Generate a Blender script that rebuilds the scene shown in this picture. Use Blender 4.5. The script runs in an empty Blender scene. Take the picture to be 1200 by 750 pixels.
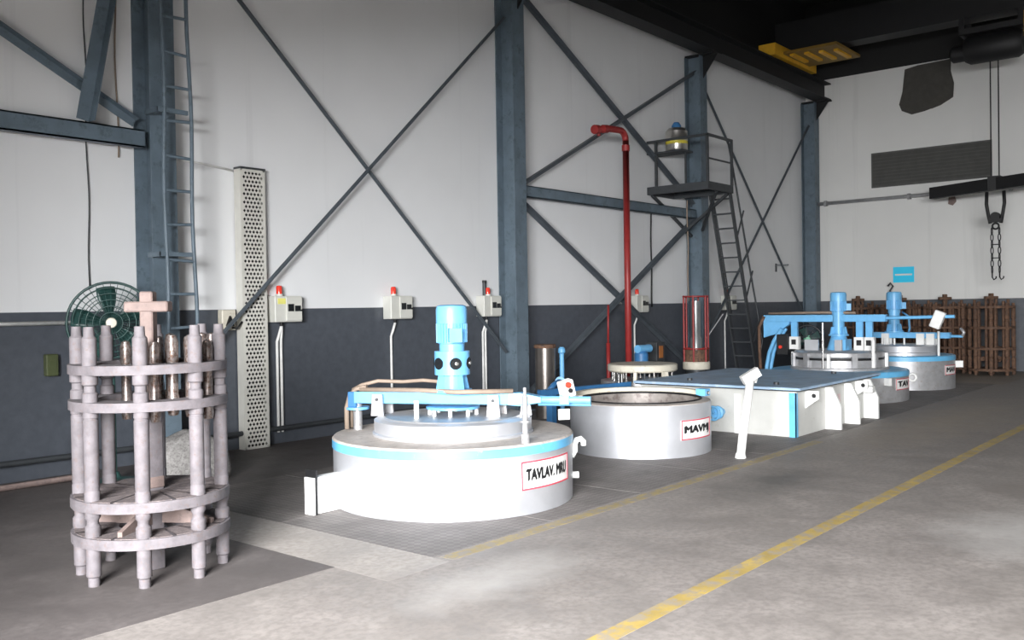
import bpy, math, random
from mathutils import Vector, Matrix

S = bpy.context.scene
C = S.collection
PI = math.pi
random.seed(7)

# ------------------------------------------------------------------ camera
cam_d = bpy.data.cameras.new('camera')
cam = bpy.data.objects.new('camera', cam_d)
C.objects.link(cam)
cam_d.sensor_fit = 'HORIZONTAL'
cam_d.sensor_width = 36.0
cam_d.lens = 1077.1 / 1200 * 36
cam_d.clip_end = 200
YAW, PITCH, ROLL = math.radians(40.053), math.radians(0.805), math.radians(-0.91)
Fv = Vector((math.cos(YAW) * math.cos(PITCH), math.sin(YAW) * math.cos(PITCH), -math.sin(PITCH)))
Rv = Vector((math.sin(YAW), -math.cos(YAW), 0))
Uv = Rv.cross(Fv)
R2 = math.cos(ROLL) * Rv + math.sin(ROLL) * Uv
U2 = -math.sin(ROLL) * Rv + math.cos(ROLL) * Uv
cam.matrix_world = Matrix(((R2.x, U2.x, -Fv.x, 0), (R2.y, U2.y, -Fv.y, -9.536), (R2.z, U2.z, -Fv.z, 1.639), (0, 0, 0, 1)))
S.camera = cam

# ------------------------------------------------------------------ world, light, exposure
w = bpy.data.worlds.new('overcast_sky')
S.world = w
w.use_nodes = True
w.node_tree.nodes['Background'].inputs[0].default_value = (0.80, 0.88, 1.0, 1)
w.node_tree.nodes['Background'].inputs[1].default_value = 0.35
# daylight entering by an unseen gate, placed for this light, in the front wall
ld = bpy.data.lights.new('gate_daylight', 'AREA')
ld.shape = 'RECTANGLE'
ld.size, ld.size_y = 7.5, 5.4
ld.energy = 18500
ld.color = (0.985, 0.99, 1.0)
lo = bpy.data.objects.new('gate_daylight', ld)
C.objects.link(lo)
lo.location = (-7.0, -12.8, 4.45)
lo.rotation_euler = (math.radians(90), 0, math.radians(-90))
# added overhead fill for the near floor; the ceiling has no opening
sd = bpy.data.lights.new('overhead_fill', 'AREA')
sd.shape = 'RECTANGLE'
sd.size, sd.size_y = 5.0, 7.0
sd.energy = 60
sd.color = (1.0, 0.985, 0.965)
so = bpy.data.objects.new('overhead_fill', sd)
C.objects.link(so)
so.location = (2.0, -11.5, 9.25)
S.view_settings.view_transform = 'Standard'
S.view_settings.look = 'None'
S.view_settings.gamma = 1.0
S.view_settings.use_curve_mapping = False
S.view_settings.exposure = 0.0

# ------------------------------------------------------------------ mesh helpers
class MB:
    def __init__(s):
        s.v = []; s.f = []; s.sm = []
    def add(s, vs, fs, smooth=False):
        o = len(s.v)
        s.v += [tuple(p) for p in vs]
        s.f += [tuple(i + o for i in f) for f in fs]
        s.sm += [smooth] * len(fs)
        return s
    def box(s, x0, x1, y0, y1, z0, z1):
        vs = [(x0, y0, z0), (x1, y0, z0), (x1, y1, z0), (x0, y1, z0), (x0, y0, z1), (x1, y0, z1), (x1, y1, z1), (x0, y1, z1)]
        return s.add(vs, [(0, 3, 2, 1), (4, 5, 6, 7), (0, 1, 5, 4), (1, 2, 6, 5), (2, 3, 7, 6), (3, 0, 4, 7)])
    def cbox(s, x0, x1, y0, y1, z0, z1, c=0.01):
        # box with chamfered edges
        xs, ys, zs = (x0, x1), (y0, y1), (z0, z1)
        vs = []; idx = {}
        for i in (0, 1):
            for j in (0, 1):
                for k in (0, 1):
                    dx, dy, dz = c * (1 - 2 * i), c * (1 - 2 * j), c * (1 - 2 * k)
                    idx[i, j, k, 0] = len(vs); vs.append((xs[i], ys[j] + dy, zs[k] + dz))
                    idx[i, j, k, 1] = len(vs); vs.append((xs[i] + dx, ys[j], zs[k] + dz))
                    idx[i, j, k, 2] = len(vs); vs.append((xs[i] + dx, ys[j] + dy, zs[k]))
        fs = []
        for i in (0, 1):
            fs.append([idx[i, 0, 0, 0], idx[i, 1, 0, 0], idx[i, 1, 1, 0], idx[i, 0, 1, 0]])
            fs.append([idx[0, i, 0, 1], idx[1, i, 0, 1], idx[1, i, 1, 1], idx[0, i, 1, 1]])
            fs.append([idx[0, 0, i, 2], idx[1, 0, i, 2], idx[1, 1, i, 2], idx[0, 1, i, 2]])
            for j in (0, 1):
                fs.append([idx[i, j, 0, 0], idx[i, j, 1, 0], idx[i, j, 1, 1], idx[i, j, 0, 1]])
                fs.append([idx[i, 0, j, 0], idx[i, 1, j, 0], idx[i, 1, j, 2], idx[i, 0, j, 2]])
                fs.append([idx[0, i, j, 1], idx[1, i, j, 1], idx[1, i, j, 2], idx[0, i, j, 2]])
                for k in (0, 1):
                    fs.append([idx[i, j, k, 0], idx[i, j, k, 1], idx[i, j, k, 2]])
        ctr = Vector(((x0 + x1) / 2, (y0 + y1) / 2, (z0 + z1) / 2))
        out = []
        for f in fs:
            p = [Vector(vs[q]) for q in f]
            n = (p[1] - p[0]).cross(p[2] - p[0])
            m = sum(p, Vector()) / len(p) - ctr
            out.append(tuple(f) if n.dot(m) > 0 else tuple(reversed(f)))
        return s.add(vs, out)
    def bar(s, p0, p1, wd, h, up=(0, 0, 1)):
        p0, p1 = Vector(p0), Vector(p1)
        d = (p1 - p0).normalized(); u = Vector(up)
        a = d.cross(u)
        if a.length < 1e-4: a = d.cross(Vector((1, 0, 0)))
        a.normalize(); b = a.cross(d)
        vs = []
        for p in (p0, p1):
            for sa, sb in ((-1, -1), (1, -1), (1, 1), (-1, 1)):
                vs.append(p + a * (sa * wd / 2) + b * (sb * h / 2))
        return s.add(vs, [(0, 1, 2, 3), (7, 6, 5, 4), (0, 4, 5, 1), (1, 5, 6, 2), (2, 6, 7, 3), (3, 7, 4, 0)])
    def prism(s, poly, off):
        off = Vector(off); n = len(poly)
        a = [Vector(p) for p in poly]
        nn = sum(((a[i] - a[0]).cross(a[i + 1] - a[0]) for i in range(1, n - 1)), Vector())
        if nn.dot(off) > 0: a.reverse()
        vs = a + [p + off for p in a]
        fs = [tuple(range(n)), tuple(range(2 * n - 1, n - 1, -1))]
        fs += [(i, i + n, (i + 1) % n + n, (i + 1) % n) for i in range(n)]
        return s.add(vs, fs)
    def lathe(s, prof, seg=32, loc=(0, 0, 0), axis=(0, 0, 1), a0=0.0, a1=2 * PI):
        full = abs(a1 - a0 - 2 * PI) < 1e-6
        q = Vector((0, 0, 1)).rotation_difference(Vector(axis)).to_matrix()
        loc = Vector(loc)
        cnt = seg if full else seg + 1
        def ring(r, z):
            o = len(s.v)
            if r < 1e-6:
                s.v.append(tuple(loc + q @ Vector((0, 0, z)))); return (o, 1)
            for i in range(cnt):
                t = a0 + (a1 - a0) * i / seg
                s.v.append(tuple(loc + q @ Vector((r * math.cos(t), r * math.sin(t), z))))
            return (o, cnt)
        prev = None; pd = None
        for i in range(len(prof) - 1):
            (r0, z0), (r1, z1) = prof[i], prof[i + 1]
            d = Vector((r1 - r0, z1 - z0))
            if d.length < 1e-7: continue
            d.normalize()
            A = prev if (prev is not None and pd is not None and pd.dot(d) > 0.82) else ring(r0, z0)
            B = ring(r1, z1)
            n = seg
            for k in range(n):
                k2 = (k + 1) % cnt
                if A[1] == 1 and B[1] == 1: continue
                if A[1] == 1: f = (A[0], B[0] + k2, B[0] + k)
                elif B[1] == 1: f = (A[0] + k, A[0] + k2, B[0])
                else: f = (A[0] + k, A[0] + k2, B[0] + k2, B[0] + k)
                s.f.append(f); s.sm.append(True)
            prev, pd = B, d
        return s
    def cyl(s, r, z0, z1, seg=24, loc=(0, 0, 0), axis=(0, 0, 1)):
        return s.lathe([(0, z0), (r, z0), (r, z1), (0, z1)], seg, loc, axis)
    def rod(s, p0, p1, r, seg=12):
        p0, p1 = Vector(p0), Vector(p1)
        return s.cyl(r, 0, (p1 - p0).length, seg, p0, (p1 - p0).normalized())
    def tube(s, pts, r, seg=10, closed=False):
        pts = [Vector(p) for p in pts]; n = len(pts)
        rings = []; a = None
        for i, p in enumerate(pts):
            if closed: t = pts[(i + 1) % n] - pts[i - 1]
            else: t = pts[min(i + 1, n - 1)] - pts[max(i - 1, 0)]
            t.normalize()
            if a is None:
                a = t.orthogonal().normalized()
            else:
                a = (a - t * a.dot(t)).normalized()
            b = t.cross(a)
            o = len(s.v)
            for k in range(seg):
                th = 2 * PI * k / seg
                s.v.append(tuple(p + a * (r * math.cos(th)) + b * (r * math.sin(th))))
            rings.append(o)
        m = n if closed else n - 1
        for i in range(m):
            A, B = rings[i], rings[(i + 1) % n]
            for k in range(seg):
                k2 = (k + 1) % seg
                s.f.append((A + k, A + k2, B + k2, B + k)); s.sm.append(True)
        if not closed:
            s.f.append(tuple(rings[0] + k for k in reversed(range(seg)))); s.sm.append(False)
            s.f.append(tuple(rings[-1] + k for k in range(seg))); s.sm.append(False)
        return s
    def ringtube(s, R, r, loc=(0, 0, 0), axis=(0, 0, 1), n=40, seg=6):
        q = Vector((0, 0, 1)).rotation_difference(Vector(axis)).to_matrix()
        pts = [Vector(loc) + q @ Vector((R * math.cos(2 * PI * i / n), R * math.sin(2 * PI * i / n), 0)) for i in range(n)]
        return s.tube(pts, r, seg, True)
    def mesh(s, name):
        me = bpy.data.meshes.new(name)
        me.from_pydata(s.v, [], s.f)
        me.polygons.foreach_set('use_smooth', s.sm)
        me.update()
        return me

def obj(name, mb, m, parent=None, label=None, loc=None, rot=None):
    me = mb if isinstance(mb, bpy.types.Mesh) else mb.mesh(name)
    if not me.materials: me.materials.append(m)
    o = bpy.data.objects.new(name, me)
    C.objects.link(o)
    if parent: o.parent = parent
    if loc: o.location = loc
    if rot: o.rotation_euler = rot
    if label: o['label'] = label
    return o
def tag(o, label, cat, group=None):
    o['label'] = label; o['category'] = cat
    if group: o['group'] = group
    return o
def thing(name, label, cat, loc=(0, 0, 0), rz=0.0, group=None):
    o = bpy.data.objects.new(name, None)
    o.empty_display_size = 0.2
    C.objects.link(o)
    o.location = loc; o.rotation_euler = (0, 0, rz)
    return tag(o, label, cat, group)
def struct(name, mb, m):
    o = obj(name, mb, m); o['kind'] = 'structure'; return o
def ctree(o, parent=None):
    c = o.copy(); C.objects.link(c); c.parent = parent
    for ch in list(o.children): ctree(ch, c)
    return c

# ------------------------------------------------------------------ materials
def new_mat(name):
    m = bpy.data.materials.new(name); m.use_nodes = True
    nt = m.node_tree
    return m, nt, nt.nodes['Principled BSDF']
def N(nt, t, **kw):
    n = nt.nodes.new(t)
    for k, v in kw.items(): setattr(n, k, v)
    return n
def rgba(c): return (c[0], c[1], c[2], 1)
def ramp(nt, fac, stops):
    r = N(nt, 'ShaderNodeValToRGB')
    e = r.color_ramp.elements
    e[0].position, e[0].color = stops[0][0], rgba(stops[0][1])
    e[1].position, e[1].color = stops[-1][0], rgba(stops[-1][1])
    for p, c in stops[1:-1]:
        x = e.new(p); x.color = rgba(c)
    nt.links.new(fac, r.inputs[0])
    return r.outputs[0]
def noise(nt, vec, scale, detail=4, rough=0.6):
    n = N(nt, 'ShaderNodeTexNoise')
    n.inputs['Scale'].default_value = scale; n.inputs['Detail'].default_value = detail; n.inputs['Roughness'].default_value = rough
    nt.links.new(vec, n.inputs['Vector'])
    return n.outputs['Fac']
def mix(nt, fac, a, b, mode='MIX'):
    n = N(nt, 'ShaderNodeMix', data_type='RGBA', blend_type=mode)
    for sock, v in ((n.inputs[0], fac), (n.inputs[6], a), (n.inputs[7], b)):
        if hasattr(v, 'links'): nt.links.new(v, sock)
        elif isinstance(v, (int, float)): sock.default_value = v
        else: sock.default_value = rgba(v)
    return n.outputs[2]
def bump(nt, b, h, strength=0.2, dist=0.01):
    n = N(nt, 'ShaderNodeBump'); n.inputs['Strength'].default_value = strength; n.inputs['Distance'].default_value = dist
    nt.links.new(h, n.inputs['Height']); nt.links.new(n.outputs[0], b.inputs['Normal'])
MATS = {}
def mat(name, c, rough=0.5, metal=0.0, var=0.12, scale=6.0, c2=None, thr=None, bmp=0.0, emit=None):
    """paint or metal with a mottled tone; c2 is a second colour (rust, dirt) in patches above thr"""
    if name in MATS: return MATS[name]
    m, nt, b = new_mat(name)
    tc = N(nt, 'ShaderNodeNewGeometry').outputs['Position']
    f1 = noise(nt, tc, scale)
    lo = tuple(max(0, x * (1 - var)) for x in c); hi = tuple(min(1, x * (1 + var)) for x in c)
    col = ramp(nt, f1, [(0.3, lo), (0.7, hi)])
    if c2:
        f2 = noise(nt, tc, scale * 2.3, 6, 0.7)
        t = thr if thr is not None else 0.58
        msk = ramp(nt, f2, [(t - 0.06, (0, 0, 0)), (t + 0.06, (1, 1, 1))])
        col = mix(nt, msk, col, c2)
    nt.links.new(col, b.inputs['Base Color'])
    b.inputs['Roughness'].default_value = rough
    b.inputs['Metallic'].default_value = metal
    if bmp: bump(nt, b, noise(nt, tc, scale * 8), bmp, 0.004)
    if emit:
        b.inputs['Emission Color'].default_value = rgba(c); b.inputs['Emission Strength'].default_value = emit
    MATS[name] = m
    return m

def wall_mat(name, white, dado, zd, dark=None, zt=None):
    m, nt, b = new_mat(name)
    pos = N(nt, 'ShaderNodeNewGeometry').outputs['Position']
    sep = N(nt, 'ShaderNodeSeparateXYZ'); nt.links.new(pos, sep.inputs[0])
    big = noise(nt, pos, 0.5, 3); fine = noise(nt, pos, 9, 5)
    mp = N(nt, 'ShaderNodeMapping'); mp.inputs['Scale'].default_value = (3.5, 3.5, 0.12); nt.links.new(pos, mp.inputs[0])
    streak = noise(nt, mp.outputs[0], 1.0, 5, 0.7)
    wcol = ramp(nt, big, [(0.3, tuple(x * 0.93 for x in white)), (0.7, white)])
    wcol = mix(nt, ramp(nt, streak, [(0.58, (0, 0, 0)), (0.8, (0.45, 0.45, 0.45))]), wcol, tuple(x * 0.72 for x in white))
    dcol = ramp(nt, fine, [(0.3, tuple(x * 0.85 for x in dado)), (0.7, tuple(x * 1.12 for x in dado))])
    gt = N(nt, 'ShaderNodeMath', operation='GREATER_THAN'); nt.links.new(sep.outputs[2], gt.inputs[0]); gt.inputs[1].default_value = zd
    col = mix(nt, gt.outputs[0], dcol, wcol)
    if dark:  # upper zone: shade under the roof put into the wall colour
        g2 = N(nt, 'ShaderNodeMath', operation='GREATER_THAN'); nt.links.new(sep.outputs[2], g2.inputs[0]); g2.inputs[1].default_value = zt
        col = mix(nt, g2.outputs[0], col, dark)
    nt.links.new(col, b.inputs['Base Color'])
    rr = N(nt, 'ShaderNodeMapRange'); nt.links.new(gt.outputs[0], rr.inputs[0]); rr.inputs[3].default_value = 0.42; rr.inputs[4].default_value = 0.75
    nt.links.new(rr.outputs[0], b.inputs['Roughness'])
    bump(nt, b, fine, 0.08, 0.01)
    return m
def concrete(name, base, dirt, light, seed=0.0, thr=0.55, spots=()):
    m, nt, b = new_mat(name)
    pos = N(nt, 'ShaderNodeNewGeometry').outputs['Position']
    mp = N(nt, 'ShaderNodeMapping'); mp.inputs['Location'].default_value = (seed, seed * 1.7, 0); nt.links.new(pos, mp.inputs[0]); v = mp.outputs[0]
    a = noise(nt, v, 0.45, 5, 0.62); c = noise(nt, v, 2.2, 6, 0.7); d = noise(nt, v, 22, 4, 0.6)
    col = ramp(nt, c, [(0.28, tuple(x * 0.72 for x in base)), (0.72, tuple(x * 1.2 for x in base))])
    col = mix(nt, ramp(nt, a, [(thr, (0, 0, 0)), (thr + 0.16, (0.75, 0.75, 0.75))]), col, dirt)
    e = noise(nt, v, 0.8, 6, 0.75)
    col = mix(nt, ramp(nt, e, [(0.6, (0, 0, 0)), (0.75, (0.6, 0.6, 0.6))]), col, light)
    col = mix(nt, ramp(nt, d, [(0.38, (0.55, 0.55, 0.55)), (0.58, (0, 0, 0))]), col, tuple(x * 0.66 for x in base))
    for (sx, sy, rx, ry, sc, amt) in spots:      # oil and cement spills at fixed places
        m2 = N(nt, 'ShaderNodeMapping'); m2.vector_type = 'POINT'
        m2.inputs['Location'].default_value = (-sx / rx, -sy / ry, 0); m2.inputs['Scale'].default_value = (1 / rx, 1 / ry, 0)
        nt.links.new(pos, m2.inputs[0])
        ln = N(nt, 'ShaderNodeVectorMath', operation='LENGTH'); nt.links.new(m2.outputs[0], ln.inputs[0])
        ad = N(nt, 'ShaderNodeMath', operation='MULTIPLY_ADD'); nt.links.new(noise(nt, pos, 2.5, 5, 0.7), ad.inputs[0]); ad.inputs[1].default_value = 1.6; nt.links.new(ln.outputs['Value'], ad.inputs[2])
        msk = ramp(nt, ad.outputs[0], [(0.0, (amt,) * 3), (0.0 + 0.95, (amt * 0.9,) * 3), (1.0, (0, 0, 0))])
        r_ = msk.node.color_ramp
        mr = N(nt, 'ShaderNodeMapRange'); nt.links.new(ad.outputs[0], mr.inputs[0])
        mr.inputs[1].default_value = 0.9; mr.inputs[2].default_value = 1.9; mr.inputs[3].default_value = amt; mr.inputs[4].default_value = 0.0
        col = mix(nt, mr.outputs[0], col, sc)
    nt.links.new(col, b.inputs['Base Color'])
    rg = ramp(nt, c, [(0.3, (0.5,) * 3), (0.7, (0.78,) * 3)])
    nt.links.new(rg, b.inputs['Roughness'])
    bump(nt, b, d, 0.15, 0.006)
    return m

def chequer_mat():
    m, nt, b = new_mat('chequer_plate')
    pos = N(nt, 'ShaderNodeNewGeometry').outputs['Position']
    mp = N(nt, 'ShaderNodeMapping'); mp.inputs['Rotation'].default_value = (0, 0, PI / 4); mp.inputs['Scale'].default_value = (22, 22, 22); nt.links.new(pos, mp.inputs[0])
    ck = N(nt, 'ShaderNodeTexChecker'); ck.inputs['Scale'].default_value = 1.0; nt.links.new(mp.outputs[0], ck.inputs[0])
    c = noise(nt, pos, 3, 6, 0.7)
    col = ramp(nt, c, [(0.3, (0.13, 0.118, 0.112)), (0.7, (0.235, 0.215, 0.205))])
    col = mix(nt, ck.outputs['Fac'], mix(nt, 0.4, col, (0.09, 0.08, 0.078)), col)
    nt.links.new(col, b.inputs['Base Color'])
    b.inputs['Roughness'].default_value = 0.72; b.inputs['Metallic'].default_value = 0.0
    bump(nt, b, ck.outputs['Fac'], 0.35, 0.01)
    return m

M_wall = wall_mat('white_wall_grey_dado_dim_top', (0.79, 0.80, 0.81), (0.074, 0.083, 0.10), 1.663, (0.010, 0.010, 0.010), 7.2)  # near-black last colour paints the unlit wall above the runway beam
M_back = wall_mat('back_wall_paint_dim_top', (0.74, 0.74, 0.72), (0.085, 0.092, 0.105), 1.663, (0.012, 0.012, 0.012), 7.34)  # near-black top is gloom below the roof, painted in
M_bare = mat('plain_render', (0.30, 0.30, 0.29), 0.8)
M_dark = mat('dark_roof_sheet', (0.005, 0.005, 0.005), 0.9)
M_black = mat('black_paint', (0.008, 0.008, 0.009), 0.6)
M_steel = mat('blue_grey_steel', (0.115, 0.155, 0.19), 0.5, 0.0, 0.2, 3, (0.075, 0.105, 0.125), 0.6)
M_brace = mat('grey_brace', (0.085, 0.10, 0.115), 0.5, 0.0, 0.15)
M_gsteel = mat('dark_grey_steel', (0.05, 0.055, 0.06), 0.5, 0.2)
M_stand = mat('scaled_mauve_steel', (0.118, 0.106, 0.114), 0.75, 0.0, 0.22, 14, (0.115, 0.09, 0.088), 0.6, 0.3)
M_standtop = mat('scaled_brown_top', (0.15, 0.122, 0.117), 0.8, 0.0, 0.35, 30, (0.085, 0.073, 0.083), 0.55, 0.4)
M_tan = mat('tan_scaled_steel', (0.175, 0.128, 0.115), 0.75, 0.0, 0.18, 12, (0.13, 0.098, 0.092), 0.58)
M_rust = mat('rust_brown', (0.13, 0.07, 0.042), 0.8, 0.0, 0.35, 9, (0.06, 0.035, 0.027), 0.55, 0.3)
M_rod = mat('oily_workpiece', (0.23, 0.20, 0.19), 0.34, 0.65, 0.45, 22, (0.11, 0.06, 0.04), 0.55)
M_silver = mat('silver_paint', (0.58, 0.59, 0.62), 0.42, 0.6, 0.08, 3)
M_silver2 = mat('worn_silver', (0.43, 0.43, 0.44), 0.42, 0.5, 0.12, 8, (0.34, 0.30, 0.27), 0.62)
M_topdust = mat('dusty_top_plate', (0.52, 0.47, 0.43), 0.65, 0.1, 0.15, 7, (0.36, 0.31, 0.28), 0.6)
M_blue = mat('machine_blue', (0.155, 0.43, 0.72), 0.38, 0.0, 0.1, 6)
M_band = mat('band_blue', (0.13, 0.44, 0.72), 0.4, 0.0, 0.1, 6, (0.30, 0.46, 0.60), 0.66)
M_dblue = mat('deep_blue', (0.04, 0.16, 0.36), 0.45)
M_white = mat('white_paint', (0.74, 0.74, 0.72), 0.45, 0.0, 0.04)
M_cream = mat('cream_paint', (0.66, 0.62, 0.52), 0.5, 0.0, 0.1, 6, (0.42, 0.36, 0.28), 0.64)
M_boxgrey = mat('control_box_grey', (0.62, 0.62, 0.57), 0.5, 0.0, 0.04)
M_red = mat('red_paint', (0.27, 0.025, 0.024), 0.45, 0.0, 0.15)
M_beacon = mat('red_beacon_lens', (0.75, 0.05, 0.03), 0.15, 0.0, 0.05)
M_signred = mat('sign_red', (0.55, 0.06, 0.09), 0.5)
M_hose = mat('dusty_hose', (0.26, 0.20, 0.155), 0.7, 0.0, 0.15)
M_green = mat('dark_green_paint', (0.018, 0.055, 0.05), 0.4)
M_yellow = mat('crane_yellow', (0.75, 0.42, 0.03), 0.5, 0.0, 0.1)
M_conduit = mat('white_conduit', (0.78, 0.78, 0.76), 0.5)
M_tray = mat('cream_cable_tray', (0.60, 0.59, 0.54), 0.5, 0.0, 0.06)
M_sack = mat('pale_woven_sack', (0.27, 0.26, 0.25), 0.9, 0.0, 0.25, 20, (0.17, 0.16, 0.155), 0.55, 0.4)
M_louvre = mat('louvre_grey', (0.085, 0.085, 0.08), 0.6)
M_patch = mat('bare_cement', (0.065, 0.062, 0.055), 0.9, 0.0, 0.12, 8)
M_glass = mat('dark_window', (0.012, 0.014, 0.016), 0.15)
M_chrome = mat('bright_steel', (0.7, 0.68, 0.66), 0.2, 0.95, 0.08)
M_drum = mat('stainless_drum', (0.55, 0.53, 0.50), 0.28, 0.9, 0.08)
M_cyan = mat('cyan_notice', (0.03, 0.66, 1.0), 0.5, 0.0, 0.03)
M_yline = mat('worn_yellow_line', (0.40, 0.29, 0.085), 0.65, 0.0, 0.2, 4, (0.30, 0.255, 0.19), 0.52)
M_yline2 = mat('faded_yellow_line', (0.33, 0.255, 0.11), 0.7, 0.0, 0.2, 5, (0.24, 0.215, 0.185), 0.5)

F_main = concrete('worn_concrete', (0.262, 0.237, 0.220), (0.165, 0.143, 0.127), (0.37, 0.347, 0.33), 3.1, 0.56,
                  spots=((8.0, -5.95, 1.0, 0.45, (0.10, 0.095, 0.09), 0.8), (13.5, -6.0, 3.5, 0.8, (0.35, 0.295, 0.235), 0.7), (7.2, -8.1, 0.9, 0.6, (0.46, 0.445, 0.43), 0.6), (4.2, -5.9, 0.9, 0.35, (0.42, 0.40, 0.38), 0.7)))
F_dark = concrete('stained_concrete', (0.125, 0.110, 0.106), (0.08, 0.07, 0.067), (0.165, 0.148, 0.142), 9.4, 0.5)
F_pale = concrete('pale_concrete', (0.34, 0.31, 0.285), (0.235, 0.21, 0.19), (0.41, 0.38, 0.35), 5.5, 0.52)
F_far = concrete('far_concrete', (0.26, 0.225, 0.19), (0.17, 0.145, 0.12), (0.32, 0.285, 0.245), 1.5, 0.5)
F_plate = chequer_mat()

# ------------------------------------------------------------------ the building shell
floor = struct('floor', MB().box(-9.5, 23.6, -20, 0.0, -0.30, -0.03), F_dark)
def slab(x0, x1, y0, y1, m, name='concrete_slab', z=0.0):
    return obj(name, MB().box(x0, x1, y0, y1, -0.06, z), m, floor)
slab(-9.5, 3.72, -4.90, 0.0, F_dark, z=.002)
slab(3.72, 4.255, -5.40, -2.6, F_pale, z=.0005)
slab(3.72, 4.255, -2.6, 0.0, F_dark, z=.001)
slab(-9.5, 3.72, -20, -4.90, F_main)
slab(3.72, 23.36, -20, -5.40, F_main)
slab(4.255, 19.6, -1.89, 0.0, F_dark)
slab(19.6, 23.36, -5.40, 0.0, F_far)
slab(4.255, 19.6, -5.40, -5.255, F_main)
px = 4.255
while px < 19.5:                                   # chequer plates over the furnace pit
    for (y0, y1) in ((-5.25, -3.60), (-3.59, -1.90)):
        slab(px, min(px + 1.27, 19.6), y0, y1, F_plate, 'chequer_plate', 0.002)
    px += 1.28
obj('yellow_line', MB().box(-2.0, 19.0, -7.025, -6.905, -0.01, 0.0012), M_yline, floor)
obj('yellow_line', MB().box(4.30, 10.6, -5.39, -5.27, -0.01, 0.0012), M_yline2, floor)

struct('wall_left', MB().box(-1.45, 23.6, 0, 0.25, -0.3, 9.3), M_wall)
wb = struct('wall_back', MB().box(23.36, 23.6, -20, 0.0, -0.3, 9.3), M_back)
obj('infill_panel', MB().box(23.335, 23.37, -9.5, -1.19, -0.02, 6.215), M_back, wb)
pp = [(-2.50, 7.25), (-2.80, 7.30), (-3.54, 7.32), (-3.53, 7.05), (-3.60, 6.75), (-3.58, 6.42), (-3.30, 6.27), (-2.95, 6.18), (-2.65, 6.14), (-2.42, 6.26), (-2.36, 6.42), (-2.44, 6.72), (-2.47, 7.0)]
obj('cement_patch', MB().prism([(23.37, y, z) for y, z in pp], (-0.045, 0, 0)), M_patch, wb, 'bare dark grey cement patch high on the wall')
struct('wall_right', MB().box(-1.45, 23.6, -20.2, -20, -0.3, 9.3), M_bare)
struct('wall_front', MB().box(-1.45, -1.2, -6.3, 0.0, 0.0, 9.3).box(-1.45, -1.2, -20.0, -17.5, 0.0, 9.3).box(-1.45, -1.2, -17.5, -6.3, 3.2, 9.3), M_bare)  # unseen; jamb and lintel shaped to shade the left side and wall tops
struct('ceiling', MB().box(-1.45, 23.6, -20.2, 0.25, 9.3, 9.45), M_dark)

# ------------------------------------------------------------------ steel frame on the left wall
COLX = [5.161 + 6 * k for k in range(4)]
clab = ['blue-grey steel column with a narrow fixed ladder beside it', 'blue-grey steel column between thin crossed rods and the red pipe bay',
        'blue-grey steel column behind the railed platform', 'blue-grey steel column in the corner at the back wall']
def column(x, lab):
    t = thing('steel_column', lab, 'column', (x, 0, 0), 0, 'wall columns')
    H = 6.75
    obj('flange', MB().box(-0.145, 0.145, -0.37, -0.352, 0.02, H), M_steel, t)
    obj('flange', MB().box(-0.145, 0.145, -0.03, -0.012, 0.02, H), M_steel, t)
    obj('web', MB().box(-0.008, 0.008, -0.352, -0.03, 0.02, H), M_steel, t)
    obj('base_plate', MB().box(-0.2, 0.2, -0.44, -0.01, 0.0, 0.02), M_steel, t)
    obj('cap_bracket', MB().box(-0.14, 0.14, -0.72, -0.02, H, H + 0.03).prism([(0.01, -0.37, H), (0.01, -0.70, H), (0.01, -0.37, H - 0.45)], (-0.02, 0, 0)), M_black, t)
    return t
for x, l in zip(COLX, clab): column(x, l)
def brace(name, p0, p1, wd, lab, m=M_brace, Y=-0.16):
    mb = MB()
    a, b = (p0[0], Y, p0[1]), (p1[0], Y, p1[1])
    d = (Vector(b) - Vector(a)).normalized()
    mb.bar(a, b, 0.008, wd, (0, 0, 1))
    n = Vector((0, -1, 0)).cross(d) * (wd / 2)
    mb.bar(Vector(a) + n + Vector((0, -wd / 2, 0)), Vector(b) + n + Vector((0, -wd / 2, 0)), wd, 0.008, (0, 0, 1))
    return tag(obj(name, mb, m), lab, 'brace', 'wall bracing')
brace('diagonal_brace', (5.32, 6.15), (11.0, 0.92), 0.032, 'thin rod brace sloping down from the ladder column towards the blue motor furnace')
brace('diagonal_brace', (11.0, 6.17), (5.32, 0.83), 0.032, 'thin rod brace sloping down behind the perforated cable tray', Y=-0.22)
brace('diagonal_brace', (11.32, 6.70), (17.0, 3.68), 0.075, 'upper brace of red pipe bay sloping down to the platform')
brace('diagonal_brace', (11.32, 3.57), (17.0, 6.40), 0.075, 'upper brace of red pipe bay rising from the girt towards the platform column', Y=-0.24)
brace('diagonal_brace', (11.32, 3.36), (17.0, 0.25), 0.075, 'lower brace of red pipe bay sloping down from girt to the red frame')
brace('diagonal_brace', (17.0, 3.45), (11.32, 0.20), 0.075, 'lower brace of red pipe bay rising from the dark cylinder to the platform', Y=-0.24)
brace('diagonal_brace', (17.32, 6.40), (23.0, 1.02), 0.034, 'thin brace behind the stair handrail sloping down to the corner column')
brace('diagonal_brace', (23.0, 6.18), (17.32, 0.84), 0.034, 'thin brace rising from behind the stair to the corner column', Y=-0.22)
def girt(x0, x1, lab):
    mb = MB().box(x0, x1, -0.25, -0.235, 3.40, 3.585).box(x0, x1, -0.25, -0.15, 3.57, 3.585).box(x0, x1, -0.25, -0.15, 3.40, 3.415)
    return tag(obj('wall_girt', mb, M_steel), lab, 'beam', 'horizontal girts')
girt(-1.2, 5.02, 'blue-grey horizontal girt running into the ladder column')
girt(11.31, 17.02, 'blue-grey horizontal girt crossing behind the red pipe')
brace('diagonal_brace', (2.2, 5.12), (4.95, 3.66), 0.085, 'flat diagonal brace sloping down onto the girt beside the ladder column', M_steel)
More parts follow.
